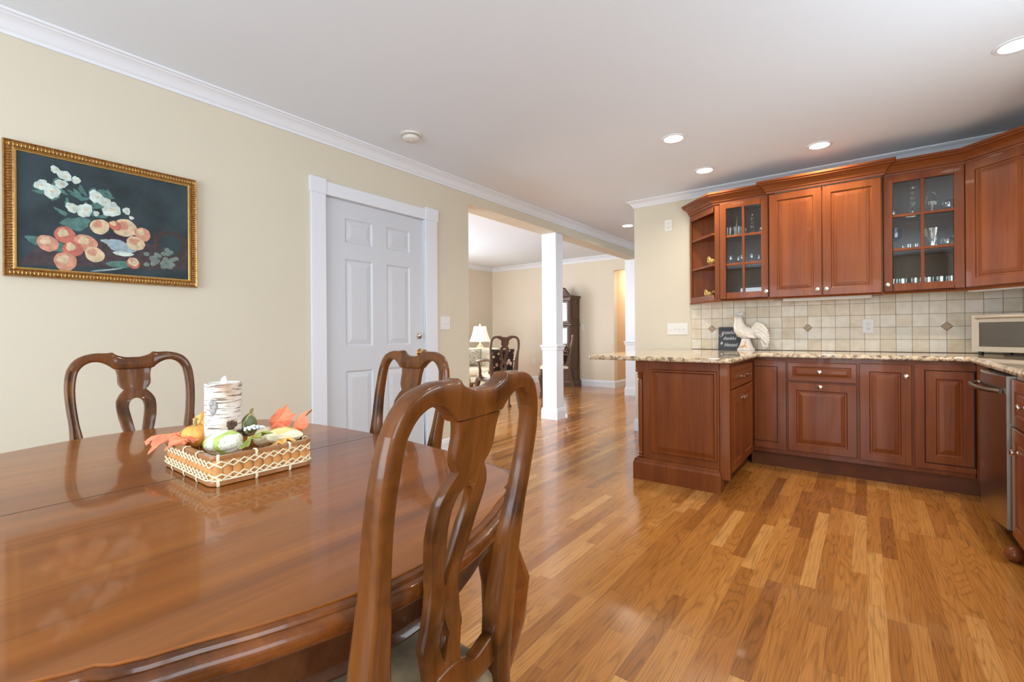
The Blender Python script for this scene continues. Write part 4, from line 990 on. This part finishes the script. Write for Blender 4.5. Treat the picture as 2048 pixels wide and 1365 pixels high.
for s in (1, -1): obj('eye', M().sphere((-.076, s*.022, .303), .0035, 8, 6), DARK, t, smooth=True)
m = M().tube([(.004, -.0335, .085), (.000, -.0355, .062), (-.002, -.0400, .046)], [.006, .006, .007], 8, .6)
for dx in (-.045, -.020, .018): m.tube([(-.002, -.040, .046), (-.002+dx*.6, -.046, .034), (-.002+dx, -.052, .026)], [.006, .005, .002], 6, .5)
obj('painted_foot', m, OCH, t, smooth=True)

def text(body, size, loc, rot, mat, parent, shear=.25, depth=.0004, sx=1.0):
    c = bpy.data.curves.new('lettering', 'FONT'); c.body = body; c.size = size; c.extrude = depth; c.shear = shear; c.align_x = 'CENTER'; c.offset = -size*.004
    o = bpy.data.objects.new('tmp', c); COL.objects.link(o)
    dg = bpy.context.evaluated_depsgraph_get(); dg.update(); me = bpy.data.meshes.new_from_object(o.evaluated_get(dg)); bpy.data.objects.remove(o)
    me.materials.clear(); me.materials.append(mat)
    l = bpy.data.objects.new('lettering', me); COL.objects.link(l); l.parent = parent; l.location = loc; l.rotation_euler = rot; l.scale = (sx, 1, 1)
    return l
t = thing('chalkboard_sign', 'square dark chalkboard sign with white script lettering behind the ceramic rooster', 'sign', (-1.122, 4.725, ZT))
t.rotation_euler = (math.radians(-6), 0, 0)
obj('board', M().box(0, .235, 0, .012, 0, .215), plain('chalkboard_slate', (.050, .060, .072), .15, 20, rough=.6), t, bev=.001)
CH = plain('white_chalk_paint', (.80, .83, .84), rough=.8)
for s, z, x, sz in (('grateful', .150, .084, .047), ('thankful', .095, .098, .043), ('blessed', .032, .108, .048)): text(s, sz, (x, -.0006, z), (PI/2, 0, 0), CH, t, .35, .0003, .80)
text('&', .040, (.028, -.0006, .050), (PI/2, 0, 0), CH, t, .2, .0003)
m = M().tube([(.012, -.0008, .140), (.010, -.0008, .130), (.022, -.0008, .124), (.036, -.0008, .132), (.046, -.0008, .150)], .0015, 6); obj('flourish', m, CH, t)

# toaster oven set across the corner
t = thing('toaster_oven', 'stainless toaster oven with a glass door set across the worktop corner', 'toaster oven', (.582, 4.475, ZT), -PI/4)
OV = plain('satin_oven_steel', (.40, .345, .27), .03, 30, rough=.5, metal=.55); w, d, h, z0_ = .46, .30, .272, .020
m = M().box(0, w, .012, d, z0_+.002, z0_+.004); m.box(0, w, d-.004, d, z0_+.004, h); m.box(0, .004, .012, d-.004, z0_+.004, h); m.box(w-.004, w, .012, d-.004, z0_+.004, h); m.box(.004, w-.004, .012, d-.004, h-.004, h)
obj('housing', m, OV, t, bev=.001)
obj('front_frame', M().box(0, .040, 0, .012, z0_, h).box(w-.09, w, 0, .012, z0_, h).box(.040, w-.09, 0, .012, h-.014, h), OV, t, bev=.001)
obj('cavity_lining', M().box(.042, w-.092, .060, .26, z0_+.01, z0_+.012).box(.042, w-.092, .255, .26, z0_+.012, h-.02).box(.038, .042, .013, .26, z0_+.012, h-.02), plain('dark_oven_lining', (.10, .10, .09), rough=.4, metal=.6), t)
dr = obj('door', M().box(.046, w-.096, -.012, -.001, z0_+.004, z0_+.038).box(.046, w-.096, -.012, -.001, h-.050, h-.018).box(.046, .054, -.011, -.001, z0_+.038, h-.05).box(w-.104, w-.096, -.011, -.001, z0_+.038, h-.05), OV, t, bev=.001)
obj('glass_pane', M().box(.054, w-.104, -.008, -.004, z0_+.038, h-.05), glass_mat('oven_glass', (.22, .25, .23), .07), dr)
obj('handle', M().tube([(.050, -.012, h-.022), (.052, -.030, h-.020), (.075, -.040, h-.018), (w/2-.03, -.046, h-.015), (w-.125, -.040, h-.018), (w-.102, -.030, h-.020), (w-.10, -.012, h-.022)], [.008, .008, .009, .010, .009, .008, .008], 10), OV, dr, smooth=True)
m = M()
for z in (.115, .180):
    m.tube([(.05, .03, z), (w-.1, .03, z)], .0018, 6)
    for k in range(9): m.tube([(.06+.037*k, .03, z), (.06+.037*k, .24, z)], .0012, 5)
obj('wire_rack', m, OV, t, smooth=True)
for z in (.24, .165, .09): obj('control_knob', M().lathe((w-.045, 0, z), [(0, -.020), (.015, -.019), (.018, -.004), (.020, 0), (0, 0)], 20, 'y'), BLACK, t, smooth=True)
for x, y in ((.035, .03), (w-.035, .03), (.035, d-.03), (w-.035, d-.03)): obj('foot', M().lathe((x, y, 0), [(0, 0), (.012, 0), (.014, .020), (0, .020)], 16), BLACK, t, smooth=True)
m = M().tube([(.150, .03, .004), (.165, .005, .005), (.20, -.004, .005), (.26, .01, .005), (.36, .03, .005), (.44, .05, .005)], .0035, 8)
tag(obj('power_cord', m.xf(lambda x, y, z: (.602+(x+y)*c45, 4.462+(y-x)*c45, ZT+z)), BLACK, smooth=True), 'black power cord lying on the worktop under the toaster oven', 'cord')

# ================================================================ glassware behind the panes
CG = glass_mat('crystal_glassware', (.86, .90, .92), .26, .02, .6); BLUEG = glass_mat('blue_glassware', (.15, .45, .75), .16, .03)
goblet = [(0, 0), (.030, .001), (.028, .004), (.005, .010), (.004, .060), (.010, .068), (.028, .085), (.033, .110), (.030, .145), (.0285, .145), (.031, .110), (.026, .087), (0, .072)]
tumbler = [(0, 0), (.028, 0), (.033, .080), (.0312, .080), (.0265, .006), (0, .006)]
decanter = [(0, 0), (.045, 0), (.052, .020), (.050, .060), (.022, .105), (.012, .125), (.012, .160), (.020, .168), (.010, .172), (.018, .185), (.012, .205), (0, .212)]
bowl = [(0, .004), (.025, 0), (.028, .006), (.055, .035), (.062, .062), (.059, .062), (.050, .036), (.022, .012), (0, .010)]
globe = [(0, 0), (.022, 0), (.024, .006), (.040, .020), (.047, .045), (.042, .066), (.030, .080), (.028, .080), (.039, .065), (.044, .045), (.038, .022), (0, .008)]
candlestick = [(0, 0), (.040, 0), (.042, .008), (.016, .020), (.024, .040), (.012, .055), (.020, .078), (.010, .095), (.018, .115), (.010, .130), (.016, .150), (.009, .165), (.020, .180), (.018, .190), (0, .190)]
plateset = [(0, 0), (.070, 0), (.075, .006), (.070, .008), (.076, .014), (.071, .016), (.077, .022), (.072, .024), (.078, .030), (.073, .032), (.079, .038), (.074, .040), (0, .038)]
fan = [(0, 0), (.032, 0), (.034, .008), (.014, .018), (.016, .040), (.034, .080), (.052, .135), (.050, .135), (.030, .080), (0, .045)]
def gl(name, label, cat, prof, x, y, z, mat=CG, flute=0, sc=1.0, group=None, sq=(1, 1)):
    m = M().lathe((0, 0, 0), [(r*sc, h*sc) for r, h in prof], 28)
    if flute: m.xf(lambda a, b, c: (a*(1+.05*math.cos(flute*math.atan2(b, a))), b*(1+.05*math.cos(flute*math.atan2(b, a))), c))
    m.xf(lambda a, b, c: (a*sq[0], b*sq[1], c))
    return tag(obj(name, m, mat, None, smooth=True, angle=30, loc=(x, y, z)), label, cat, group)
Z1, Z2, Z3 = 1.3735, 1.6635, 1.9285
GL = 'glassware in the left glass-door cabinet'; GR = 'glassware in the right glass-door cabinet'
gl('glass_decanter', 'tall clear decanter on the top left shelf behind the left glass door', 'decanter', decanter, -.948, 4.705, Z3, sc=1.0, group=GL)
L_ = 'cut-glass tumbler on the top shelf of the left glass-door cabinet'
for x, y in ((-.985, 4.56), (-.915, 4.555), (-.885, 4.63)): gl('glass_tumbler', L_, 'drinking glass', tumbler, x, y, Z3, flute=14, group='cut-glass tumblers on the top left shelf')
gl('glass_candlestick', 'tall turned glass candlestick on the top shelf of the left glass-door cabinet', 'candlestick', candlestick, -.800, 4.60, Z3, sc=.98, group=GL)
gl('glass_decanter', 'short clear decanter at the right of the top shelf behind the left glass door', 'decanter', decanter, -.715, 4.585, Z3, sc=.66, group=GL)
L_ = 'short stemmed glass on the middle shelf of the left glass-door cabinet'
for x, y in ((-.975, 4.57), (-.88, 4.58), (-.80, 4.575), (-.705, 4.58), (-.93, 4.67), (-.76, 4.68)): gl('stemmed_glass', L_, 'drinking glass', goblet, x, y, Z2, sc=.62, group='short stemmed glasses on the middle left shelf')
gl('glass_bowl', 'clear glass bowl at the bottom right of the left glass-door cabinet', 'bowl', bowl, -.74, 4.66, Z1, sc=1.0, group=GL)
gl('glass_plates', 'stack of clear glass plates at the bottom left of the left glass-door cabinet', 'plates', plateset, -.90, 4.62, Z1, sc=.9, group=GL)
gl('stemmed_glass', 'stemmed glass standing by the bowl at the bottom of the left glass-door cabinet', 'drinking glass', goblet, -.70, 4.56, Z1, sc=.8, group=GL)
gl('glass_candlestick', 'tall crystal candlestick on the top shelf of the right glass-door cabinet', 'candlestick', candlestick, .285, 4.57, Z3, sc=1.12, group=GR)
gl('glass_globe', 'small round glass globe at the left of the top shelf behind the right glass door', 'bowl', globe, .170, 4.58, Z3, sc=.7, group=GR)
b_ = gl('glass_basket', 'glass basket with an arched handle on the top shelf of the right glass-door cabinet', 'glass basket', fan, .395, 4.60, Z3, sc=.62, group=GR, sq=(1.1, .8), flute=10)
obj('handle', M().tube([(.032*math.cos(PI*k/12)*1.05, 0, .078+.075*math.sin(PI*k/12)) for k in range(13)], .004, 8), CG, b_, smooth=True)
gl('glass_globe', 'round glass bowl at the right of the top shelf behind the right glass door', 'bowl', globe, .485, 4.575, Z3, sc=.92, group=GR)
gl('stemmed_glass', 'blue stemmed glass at the left of the middle shelf behind the right glass door', 'drinking glass', goblet, .185, 4.60, Z2, mat=BLUEG, sc=1.25, group=GR)
gl('crystal_vase', 'fan-shaped cut-crystal vase on the middle shelf of the right glass-door cabinet', 'vase', fan, .400, 4.62, Z2, flute=12, sc=1.15, sq=(1.25, .6), group=GR)
gl('glass_globe', 'round glass ornament at the right of the middle shelf behind the right glass door', 'bowl', globe, .475, 4.565, Z2, sc=.85, group=GR)
L_ = 'small clear glass on the middle shelf of the right glass-door cabinet'
for x, y in ((.262, 4.56), (.305, 4.575), (.235, 4.63)): gl('glass_tumbler', L_, 'drinking glass', tumbler, x, y, Z2, flute=12, sc=.55, group='small glasses on the middle right shelf')
gl('glass_bottle', 'small pale stoppered bottle at the far right of the middle shelf', 'bottle', decanter, .510, 4.60, Z2, mat=plain('frosted_bottle', (.6, .58, .52), rough=.3), sc=.42, group=GR)
L_ = 'clear tumbler on the bottom shelf of the right glass-door cabinet'
for x, y in ((.165, 4.56), (.225, 4.575), (.300, 4.565), (.372, 4.57), (.440, 4.565), (.497, 4.575), (.20, 4.66), (.34, 4.66), (.47, 4.66)): gl('glass_tumbler', L_, 'drinking glass', tumbler, x, y, Z1, sc=1.0, group='clear tumblers on the bottom right shelf')
# little gold figurines on the open shelves
GF = plain('mustard_gold_glaze', (.34, .21, .04), .8, 90, .3, 150, rough=.3, coat=.4)
for lab, x, y, z, s in (('small mustard gold rooster figurine on the middle open shelf', -1.145, 4.60, 1.355+.611, -1), ('small mustard gold hen figurine on the bottom open shelf', -1.175, 4.605, 1.3765, -1)):
    z = 1.6845 if s == -1 and 'middle' in lab else z
    t = thing('rooster_figurine', lab, 'figurine', (x, y, z), 0, 'gold figurines on the open shelves')
    m = M().tube([(.034, 0, .054), (.022, 0, .042), (0, 0, .036), (-.016, 0, .045), (-.022, 0, .066), (-.026, 0, .082)], [.010, .025, .032, .028, .020, .012], 14, .9); m.lathe((0, 0, 0), [(0, 0), (.024, 0), (.020, .008), (.012, .014), (0, .02)], 16)
    obj('body', m, GF, t, smooth=True, angle=80)
    obj('tail', M().tube([(.026, 0, .045), (.038, 0, .066), (.050, 0, .066), (.054, 0, .048)], [.007, .010, .008, .003], 8, .6), GF, t, smooth=True)
    obj('comb', M().prism([(-.036, .078), (-.030, .090), (-.024, .084), (-.018, .090), (-.014, .074)], -.003, .003, lambda a, b, c: (a, c, b)), OCH, t)

# ================================================================ living room beyond the opening
GA = 'carved armchairs in the far room'
def floral():
    m, t, b = nt('dark_floral_fabric'); setp(b, rough=.9)
    tc = N(t, 'ShaderNodeTexCoord'); v = N(t, 'ShaderNodeTexVoronoi', i_Scale=15.0); t.links.new(tc.outputs['Object'], v.inputs['Vector'])
    n = N(t, 'ShaderNodeTexNoise', i_Scale=30.0, i_Detail=3.0, i_Distortion=1.0); t.links.new(tc.outputs['Object'], n.inputs['Vector'])
    f = math_(t, 'ADD', v.outputs['Distance'], math_(t, 'MULTIPLY', n.outputs[0], .35))
    k = ramp(t, [(.42, (1,)*3), (.47, (0,)*3)]); t.links.new(f, k.inputs[0])
    sp = N(t, 'ShaderNodeSeparateColor'); t.links.new(v.outputs['Color'], sp.inputs[0])
    c = ramp(t, [(0, (.55, .25, .16)), (.3, (.50, .42, .18)), (.5, (.10, .11, .04)), (.7, (.62, .42, .30)), (1, (.45, .16, .10))]); t.links.new(sp.outputs[0], c.inputs[0])
    t.links.new(mix(t, k.outputs[0], (.030, .017, .013), c.outputs[0]), b.inputs['Base Color']); return m
FLO = floral()
def pillow(name, label, cat, loc, rz, w, h, d, mat, tilt=0, group=None, print_=False):
    t = thing(name, label, cat, loc, rz, group); m = M(); n = 12; G = {}
    vs = []; fs = []
    for side in (1, -1):
        for i in range(n+1):
            for j in range(n+1):
                u, v = -1+2*i/n, -1+2*j/n
                e = (1-u**4)*(1-v**4); p = .93+.07*max(abs(u), abs(v))**3
                vs.append((side*d/2*(e**.5), u*w/2*(1-.05*(1-v*v)*0)*p/1.0*(1-.06*(1-abs(v))*abs(u)), h/2+v*h/2*p*(1-.06*(1-abs(u))*abs(v))))
    q_ = (n+1)**2
    for s in (0, 1):
        for i in range(n):
            for j in range(n): a = s*q_+i*(n+1)+j; fs.append((a, a+1, a+n+2, a+n+1))
    m.add(vs, fs).xf(lambda x, y, z: (x*math.cos(tilt)+z*math.sin(tilt), y, -x*math.sin(tilt)+z*math.cos(tilt)))
    obj('cover', m, mat, t, smooth=True, angle=80)
    if print_:
        pm_ = plain('pale_pink_print', (.66, .50, .42), .1, 60, rough=.9); m = M()
        for du, dv in ((.0, .030), (.024, -.006), (-.024, -.006)):
            x = d/2*.97+.001; m.lathe((x, .085+du, h*.47+dv), [(0, .003), (.021, .003), (.0225, 0), (0, 0)], 16, 'x')
        obj('printed_flower', m.xf(lambda x, y, z: (x*math.cos(tilt)+z*math.sin(tilt), y, -x*math.sin(tilt)+z*math.cos(tilt))), pm_, t)
    return t
ya = math.radians(-31.9)
A = make_chair('carved_armchair', 'dark carved armchair seen from behind in the far room beside the lamp', 'armchair', (-3.795, 4.828, 0), ya, 1.0, 1.15, CARVED, CREAMF, True, GA, zt=1.025, depth=.46)
def rel(loc, yw, x, y, z): return (loc[0]+x*math.cos(yw)-y*math.sin(yw), loc[1]+x*math.sin(yw)+y*math.cos(yw), z)
pillow('throw_pillow', 'dark floral throw pillow on the armchair seen from behind', 'pillow', rel((-3.795, 4.828), ya, -.178, 0, .515), ya, .36, .34, .11, FLO, .16, 'floral pillows on the armchairs', True)
yb = math.radians(32)
make_chair('carved_armchair', 'dark carved armchair seen from the side in front of the display cabinet', 'armchair', (-3.925, 6.84, 0), yb, 1.0, 1.15, CARVED, CREAMF, True, GA, zt=1.025, depth=.50)
pillow('throw_pillow', 'dark floral throw pillow on the armchair by the display cabinet', 'pillow', rel((-3.925, 6.84), yb, -.178, 0, .515), yb, .36, .34, .12, FLO, .18, 'floral pillows on the armchairs')

# display cabinet against the far wall
t = thing('display_cabinet', 'tall dark display cabinet with a scrolled top against the far wall', 'cabinet', (-4.85, 7.90, 0))
hw, dd = .265, .36
m = M().box(-hw, hw, 0, dd, .10, .34).box(-hw, -hw+.03, 0, dd, .34, 1.72).box(hw-.03, hw, 0, .05, .34, 1.72).box(hw-.03, hw, dd-.05, dd, .34, 1.72).box(-hw+.03, hw-.03, dd-.02, dd, .34, 1.72).box(-hw, hw, 0, dd, 1.70, 1.76).box(-hw, hw, 0, dd, 1.20, 1.25).box(hw-.028, hw-.010, .05, dd-.05, .34, 1.72)
obj('case', m, CARVED, t, bev=.004)
m = sweep(M(), [(-hw, dd), (-hw, 0), (hw, 0), (hw, dd)], [(0, 0), (.012, 0), (.016, .02), (.03, .035), (.034, .05), (0, .05)], z=1.745); sweep(m, [(-hw, dd), (-hw, 0), (hw, 0), (hw, dd)], [(0, 0), (.035, 0), (.035, .09), (.02, .12), (0, .13)], z=0); sweep(m, [(-hw, dd), (-hw, 0), (hw, 0), (hw, dd)], [(0, 0), (.014, .01), (.014, .03), (0, .04)], z=1.205)
obj('moulding', m, CARVED, t)
for s in (1, -1):
    pts = [(s*(hw+.01), 1.765), (s*(hw-.03), 1.80), (s*(hw-.08), 1.86), (s*(hw-.13), 1.925), (s*.075, 1.945), (s*.04, 1.925), (s*.045, 1.895), (s*.075, 1.895)]
    obj('scroll_pediment', M().tube([(x, .02, z) for x, z in pts], [.016, .018, .020, .022, .021, .018, .015, .010], 8, 1.0), CARVED, t, smooth=True)
    obj('pediment_panel', M().prism([(s*.02, 1.76), (s*hw, 1.76), (s*(hw-.08), 1.85), (s*(hw-.13), 1.91), (s*.08, 1.90), (s*.03, 1.84)], .012, .03, lambda a, b, c: (a, c, b)), CARVED, t)
m = M()
for s in (1, -1): m.lathe((s*(hw-.022), -.004, 0), [(0, .36), (.018, .36), (.014, .40), (.018, .75), (.013, .80), (.018, .85), (.014, 1.15), (.018, 1.19), (.013, 1.26), (.018, 1.45), (.013, 1.66), (.018, 1.70), (0, 1.70)], 12)
obj('front_post', m, CARVED, t, smooth=True)
d_ = obj('door', M().box(-hw+.05, -hw+.085, -.004, .012, .36, 1.19).box(hw-.085, hw-.05, -.004, .012, .36, 1.19).box(-hw+.085, hw-.085, -.004, .012, .36, .40).box(-hw+.085, hw-.085, -.004, .012, 1.15, 1.19).box(-hw+.05, -hw+.085, -.004, .012, 1.26, 1.69).box(hw-.085, hw-.05, -.004, .012, 1.26, 1.69).box(-hw+.085, hw-.085, -.004, .012, 1.26, 1.30).box(-hw+.085, hw-.085, -.004, .012, 1.65, 1.69), CARVED, t)
obj('glass_pane', M().box(-hw+.08, hw-.08, .004, .008, .39, 1.16).box(-hw+.08, hw-.08, .004, .008, 1.29, 1.66), glass_mat('cabinet_glass', (.75, .85, .85), .30), d_)
obj('back_panel', M().box(-hw+.03, hw-.03, dd-.025, dd-.0205, 1.25, 1.70), plain('pale_display_back', (.55, .62, .62), .1, 20, rough=.5), t)
for k, s in enumerate((1,)):
    obj('side_panel', M().box(hw, hw+.006, .06, dd-.06, 1.34, 1.62).box(hw, hw+.006, .06, dd-.06, .16, .32), CARVED, t, bev=.003)
m = M()
for z in (.62, .88, 1.45): m.box(-hw+.032, hw-.032, .03, dd-.03, z, z+.012)
obj('shelf', m, CARVED, t)
gl('candlestick', 'brass-coloured candlestick behind the glass of the display cabinet', 'candlestick', candlestick, -4.80, 8.05, .893, mat=BRASS, sc=1.0)

# cream armchair, lamp and tables
CRU = plain('cream_upholstery', (.66, .60, .45), .05, 12, .3, 300, rough=.9)
yc = math.radians(-60)
t = thing('upholstered_armchair', 'cream upholstered armchair at the left of the far room', 'armchair', (-5.44, 6.12, 0), math.radians(37))
def cush(x0, x1, y0, y1, z0, z1, r=.05):
    pl = rounded([(x0, y0), (x1, y0), (x1, y1), (x0, y1)], [r]*4, 4); rg_ = off_rings(pl, [(-r*.6, z0), (-r*.1, z0+r*.3), (0, z0+r), (0, z1-r), (-r*.15, z1-r*.35), (-r*.6, z1)]); return rg_
obj('base', M().loft(cush(-.40, .40, -.38, .42, .10, .34, .04)), CRU, t, smooth=True, angle=60)
obj('back', M().loft(cush(-.40, .40, .24, .46, .16, .800, .07)), CRU, t, smooth=True, angle=60)
obj('seat_cushion', M().loft(cush(-.26, .26, -.40, .24, .345, .47, .05)), CRU, t, smooth=True, angle=60)
for s in (1, -1): obj('arm', M().loft(cush(*sorted((s*.27, s*.41)), -.40, .25, .342, .60, .05)), CRU, t, smooth=True, angle=60)
for x in (-.34, .34):
    for y in (-.32, .38): obj('leg', M().cyl((x, y, 0), .02, 0, .10, 12, .028), CARVED, t, smooth=True)
pillow('throw_pillow', 'grey patterned throw pillow on the cream armchair', 'pillow', rel((-5.44, 6.12), math.radians(37), -.10, .11, .475), math.radians(127+180), .36, .32, .10, plain('grey_pattern_fabric', (.34, .30, .22), .45, 30, rough=.9), .2)
t = thing('end_table', 'round dark wood end table holding the far room lamp', 'side table', (-6.08, 6.93, 0))
obj('table_top', M().lathe((0, 0, 0), [(0, .585), (.25, .585), (.27, .595), (.27, .608), (.26, .615), (0, .615)], 32), CARVED, t, smooth=True, angle=40)
obj('pedestal', M().lathe((0, 0, 0), [(0, .03), (.06, .03), (.05, .10), (.03, .18), (.045, .30), (.03, .42), (.05, .56), (.09, .585), (0, .585)], 20), CARVED, t, smooth=True)
for k in range(3):
    a = 2*PI*k/3; obj('leg', M().tube([(.03*math.cos(a), .03*math.sin(a), .14), (.12*math.cos(a), .12*math.sin(a), .10), (.22*math.cos(a), .22*math.sin(a), .02)], [.022, .02, .016], 8), CARVED, t, smooth=True)
t = thing('table_lamp', 'table lamp with a lit white bell shade and patterned urn base', 'lamp', (-6.08, 6.93, .6155))
obj('base', M().lathe((0, 0, 0), [(0, 0), (.075, 0), (.075, .015), (.045, .03), (.055, .045), (.085, .09), (.090, .13), (.075, .175), (.045, .195), (.055, .205), (.050, .215), (0, .22)], 28), plain('mottled_urn_glaze', (.34, .24, .15), .6, 60, rough=.3), t, smooth=True, angle=50)
obj('stem', M().lathe((0, 0, 0), [(0, .22), (.018, .22), (.014, .24), (.010, .30), (.007, .60), (.012, .605), (.016, .62), (.006, .645), (0, .65)], 14), plain('ivory_lamp_stem', (.75, .66, .48), rough=.4), t, smooth=True)
sh, tt, bb = nt('lit_lamp_shade'); setp(bb, rough=.8); bb.inputs['Base Color'].default_value = (.85, .78, .66, 1); bb.inputs['Emission Color'].default_value = (1.0, .82, .58, 1); bb.inputs['Emission Strength'].default_value = .62
pr = [(.205, .285), (.185, .34), (.160, .41), (.140, .48), (.127, .54), (.120, .588)]
m = M().lathe((0, 0, 0), pr+[(r-.003, z) for r, z in reversed(pr)]+[pr[0]], 40); obj('lamp_shade', m, sh, t, smooth=True, angle=60)
m = M()
for k in range(8):
    a = 2*PI*k/8; m.tube([((r+.001)*math.cos(a), (r+.001)*math.sin(a), z) for r, z in pr], .0022, 5)
obj('shade_piping', m, sh, t, smooth=True)
l = bpy.data.lights.new('lamp_bulb', 'POINT'); l.energy = 14; l.color = (1, .80, .55); l.shadow_soft_size = .04; o = bpy.data.objects.new('lamp_bulb', l); COL.objects.link(o); o.location = (-6.08, 6.93, 1.04)

t = thing('side_table', 'low wooden side table behind the armchair seen from behind', 'side table', (-4.68, 4.80, 0))
WD = wood('honey_table_wood', (.20, .10, .035), (.34, .19, .07), (.45, .27, .11), 0, .7, .35, .2)
obj('table_top', M().box(-.22, .22, -.20, .20, .335, .36), WD, t, bev=.003); obj('apron', M().box(-.19, .19, -.17, .17, .26, .335), WD, t)
for x in (-.18, .18):
    for y in (-.16, .16): obj('leg', M().cyl((x, y, 0), .014, 0, .26, 10, .02), WD, t, smooth=True)
for k, (lab, c, h) in enumerate((('bottom book of the stack on the low side table, pale cover', (.62, .52, .36), .030), ('middle book of the stack on the low side table, dark cover', (.05, .05, .055), .026), ('top book of the stack on the low side table, coral red cover', (.62, .16, .12), .024))):
    z = [.3605, .391, .4175][k]; b = thing('book', lab, 'book', (-4.56, 4.82, z), .5+.12*k, 'books on the low side table')
    obj('cover', M().box(-.10, .10, -.075, .075, 0, .003).box(-.10, .10, -.075, .075, h-.003, h).box(-.10, .10, .072, .075, .003, h-.003), plain('book_cover_%s' % ('pale', 'dark', 'coral')[k], c, rough=.6), b)
    obj('pages', M().box(-.095, .095, -.070, .0715, .003, h-.003), plain('book_pages', (.72, .68, .58), rough=.9), b)
t = thing('lidded_jar', 'round white lidded jar on top of the stacked books', 'jar', (-4.53, 4.85, .4418))
obj('body', M().lathe((0, 0, 0), [(0, 0), (.022, 0), (.040, .018), (.047, .045), (.042, .070), (.028, .086), (0, .088)], 28), plain('white_jar_glaze', (.80, .76, .68), rough=.3), t, smooth=True)
obj('lid', M().lathe((0, 0, 0), [(0, .086), (.024, .087), (.018, .096), (.006, .100), (.009, .110), (0, .114)], 20), plain('white_lid_glaze', (.78, .74, .66), rough=.3), t, smooth=True)
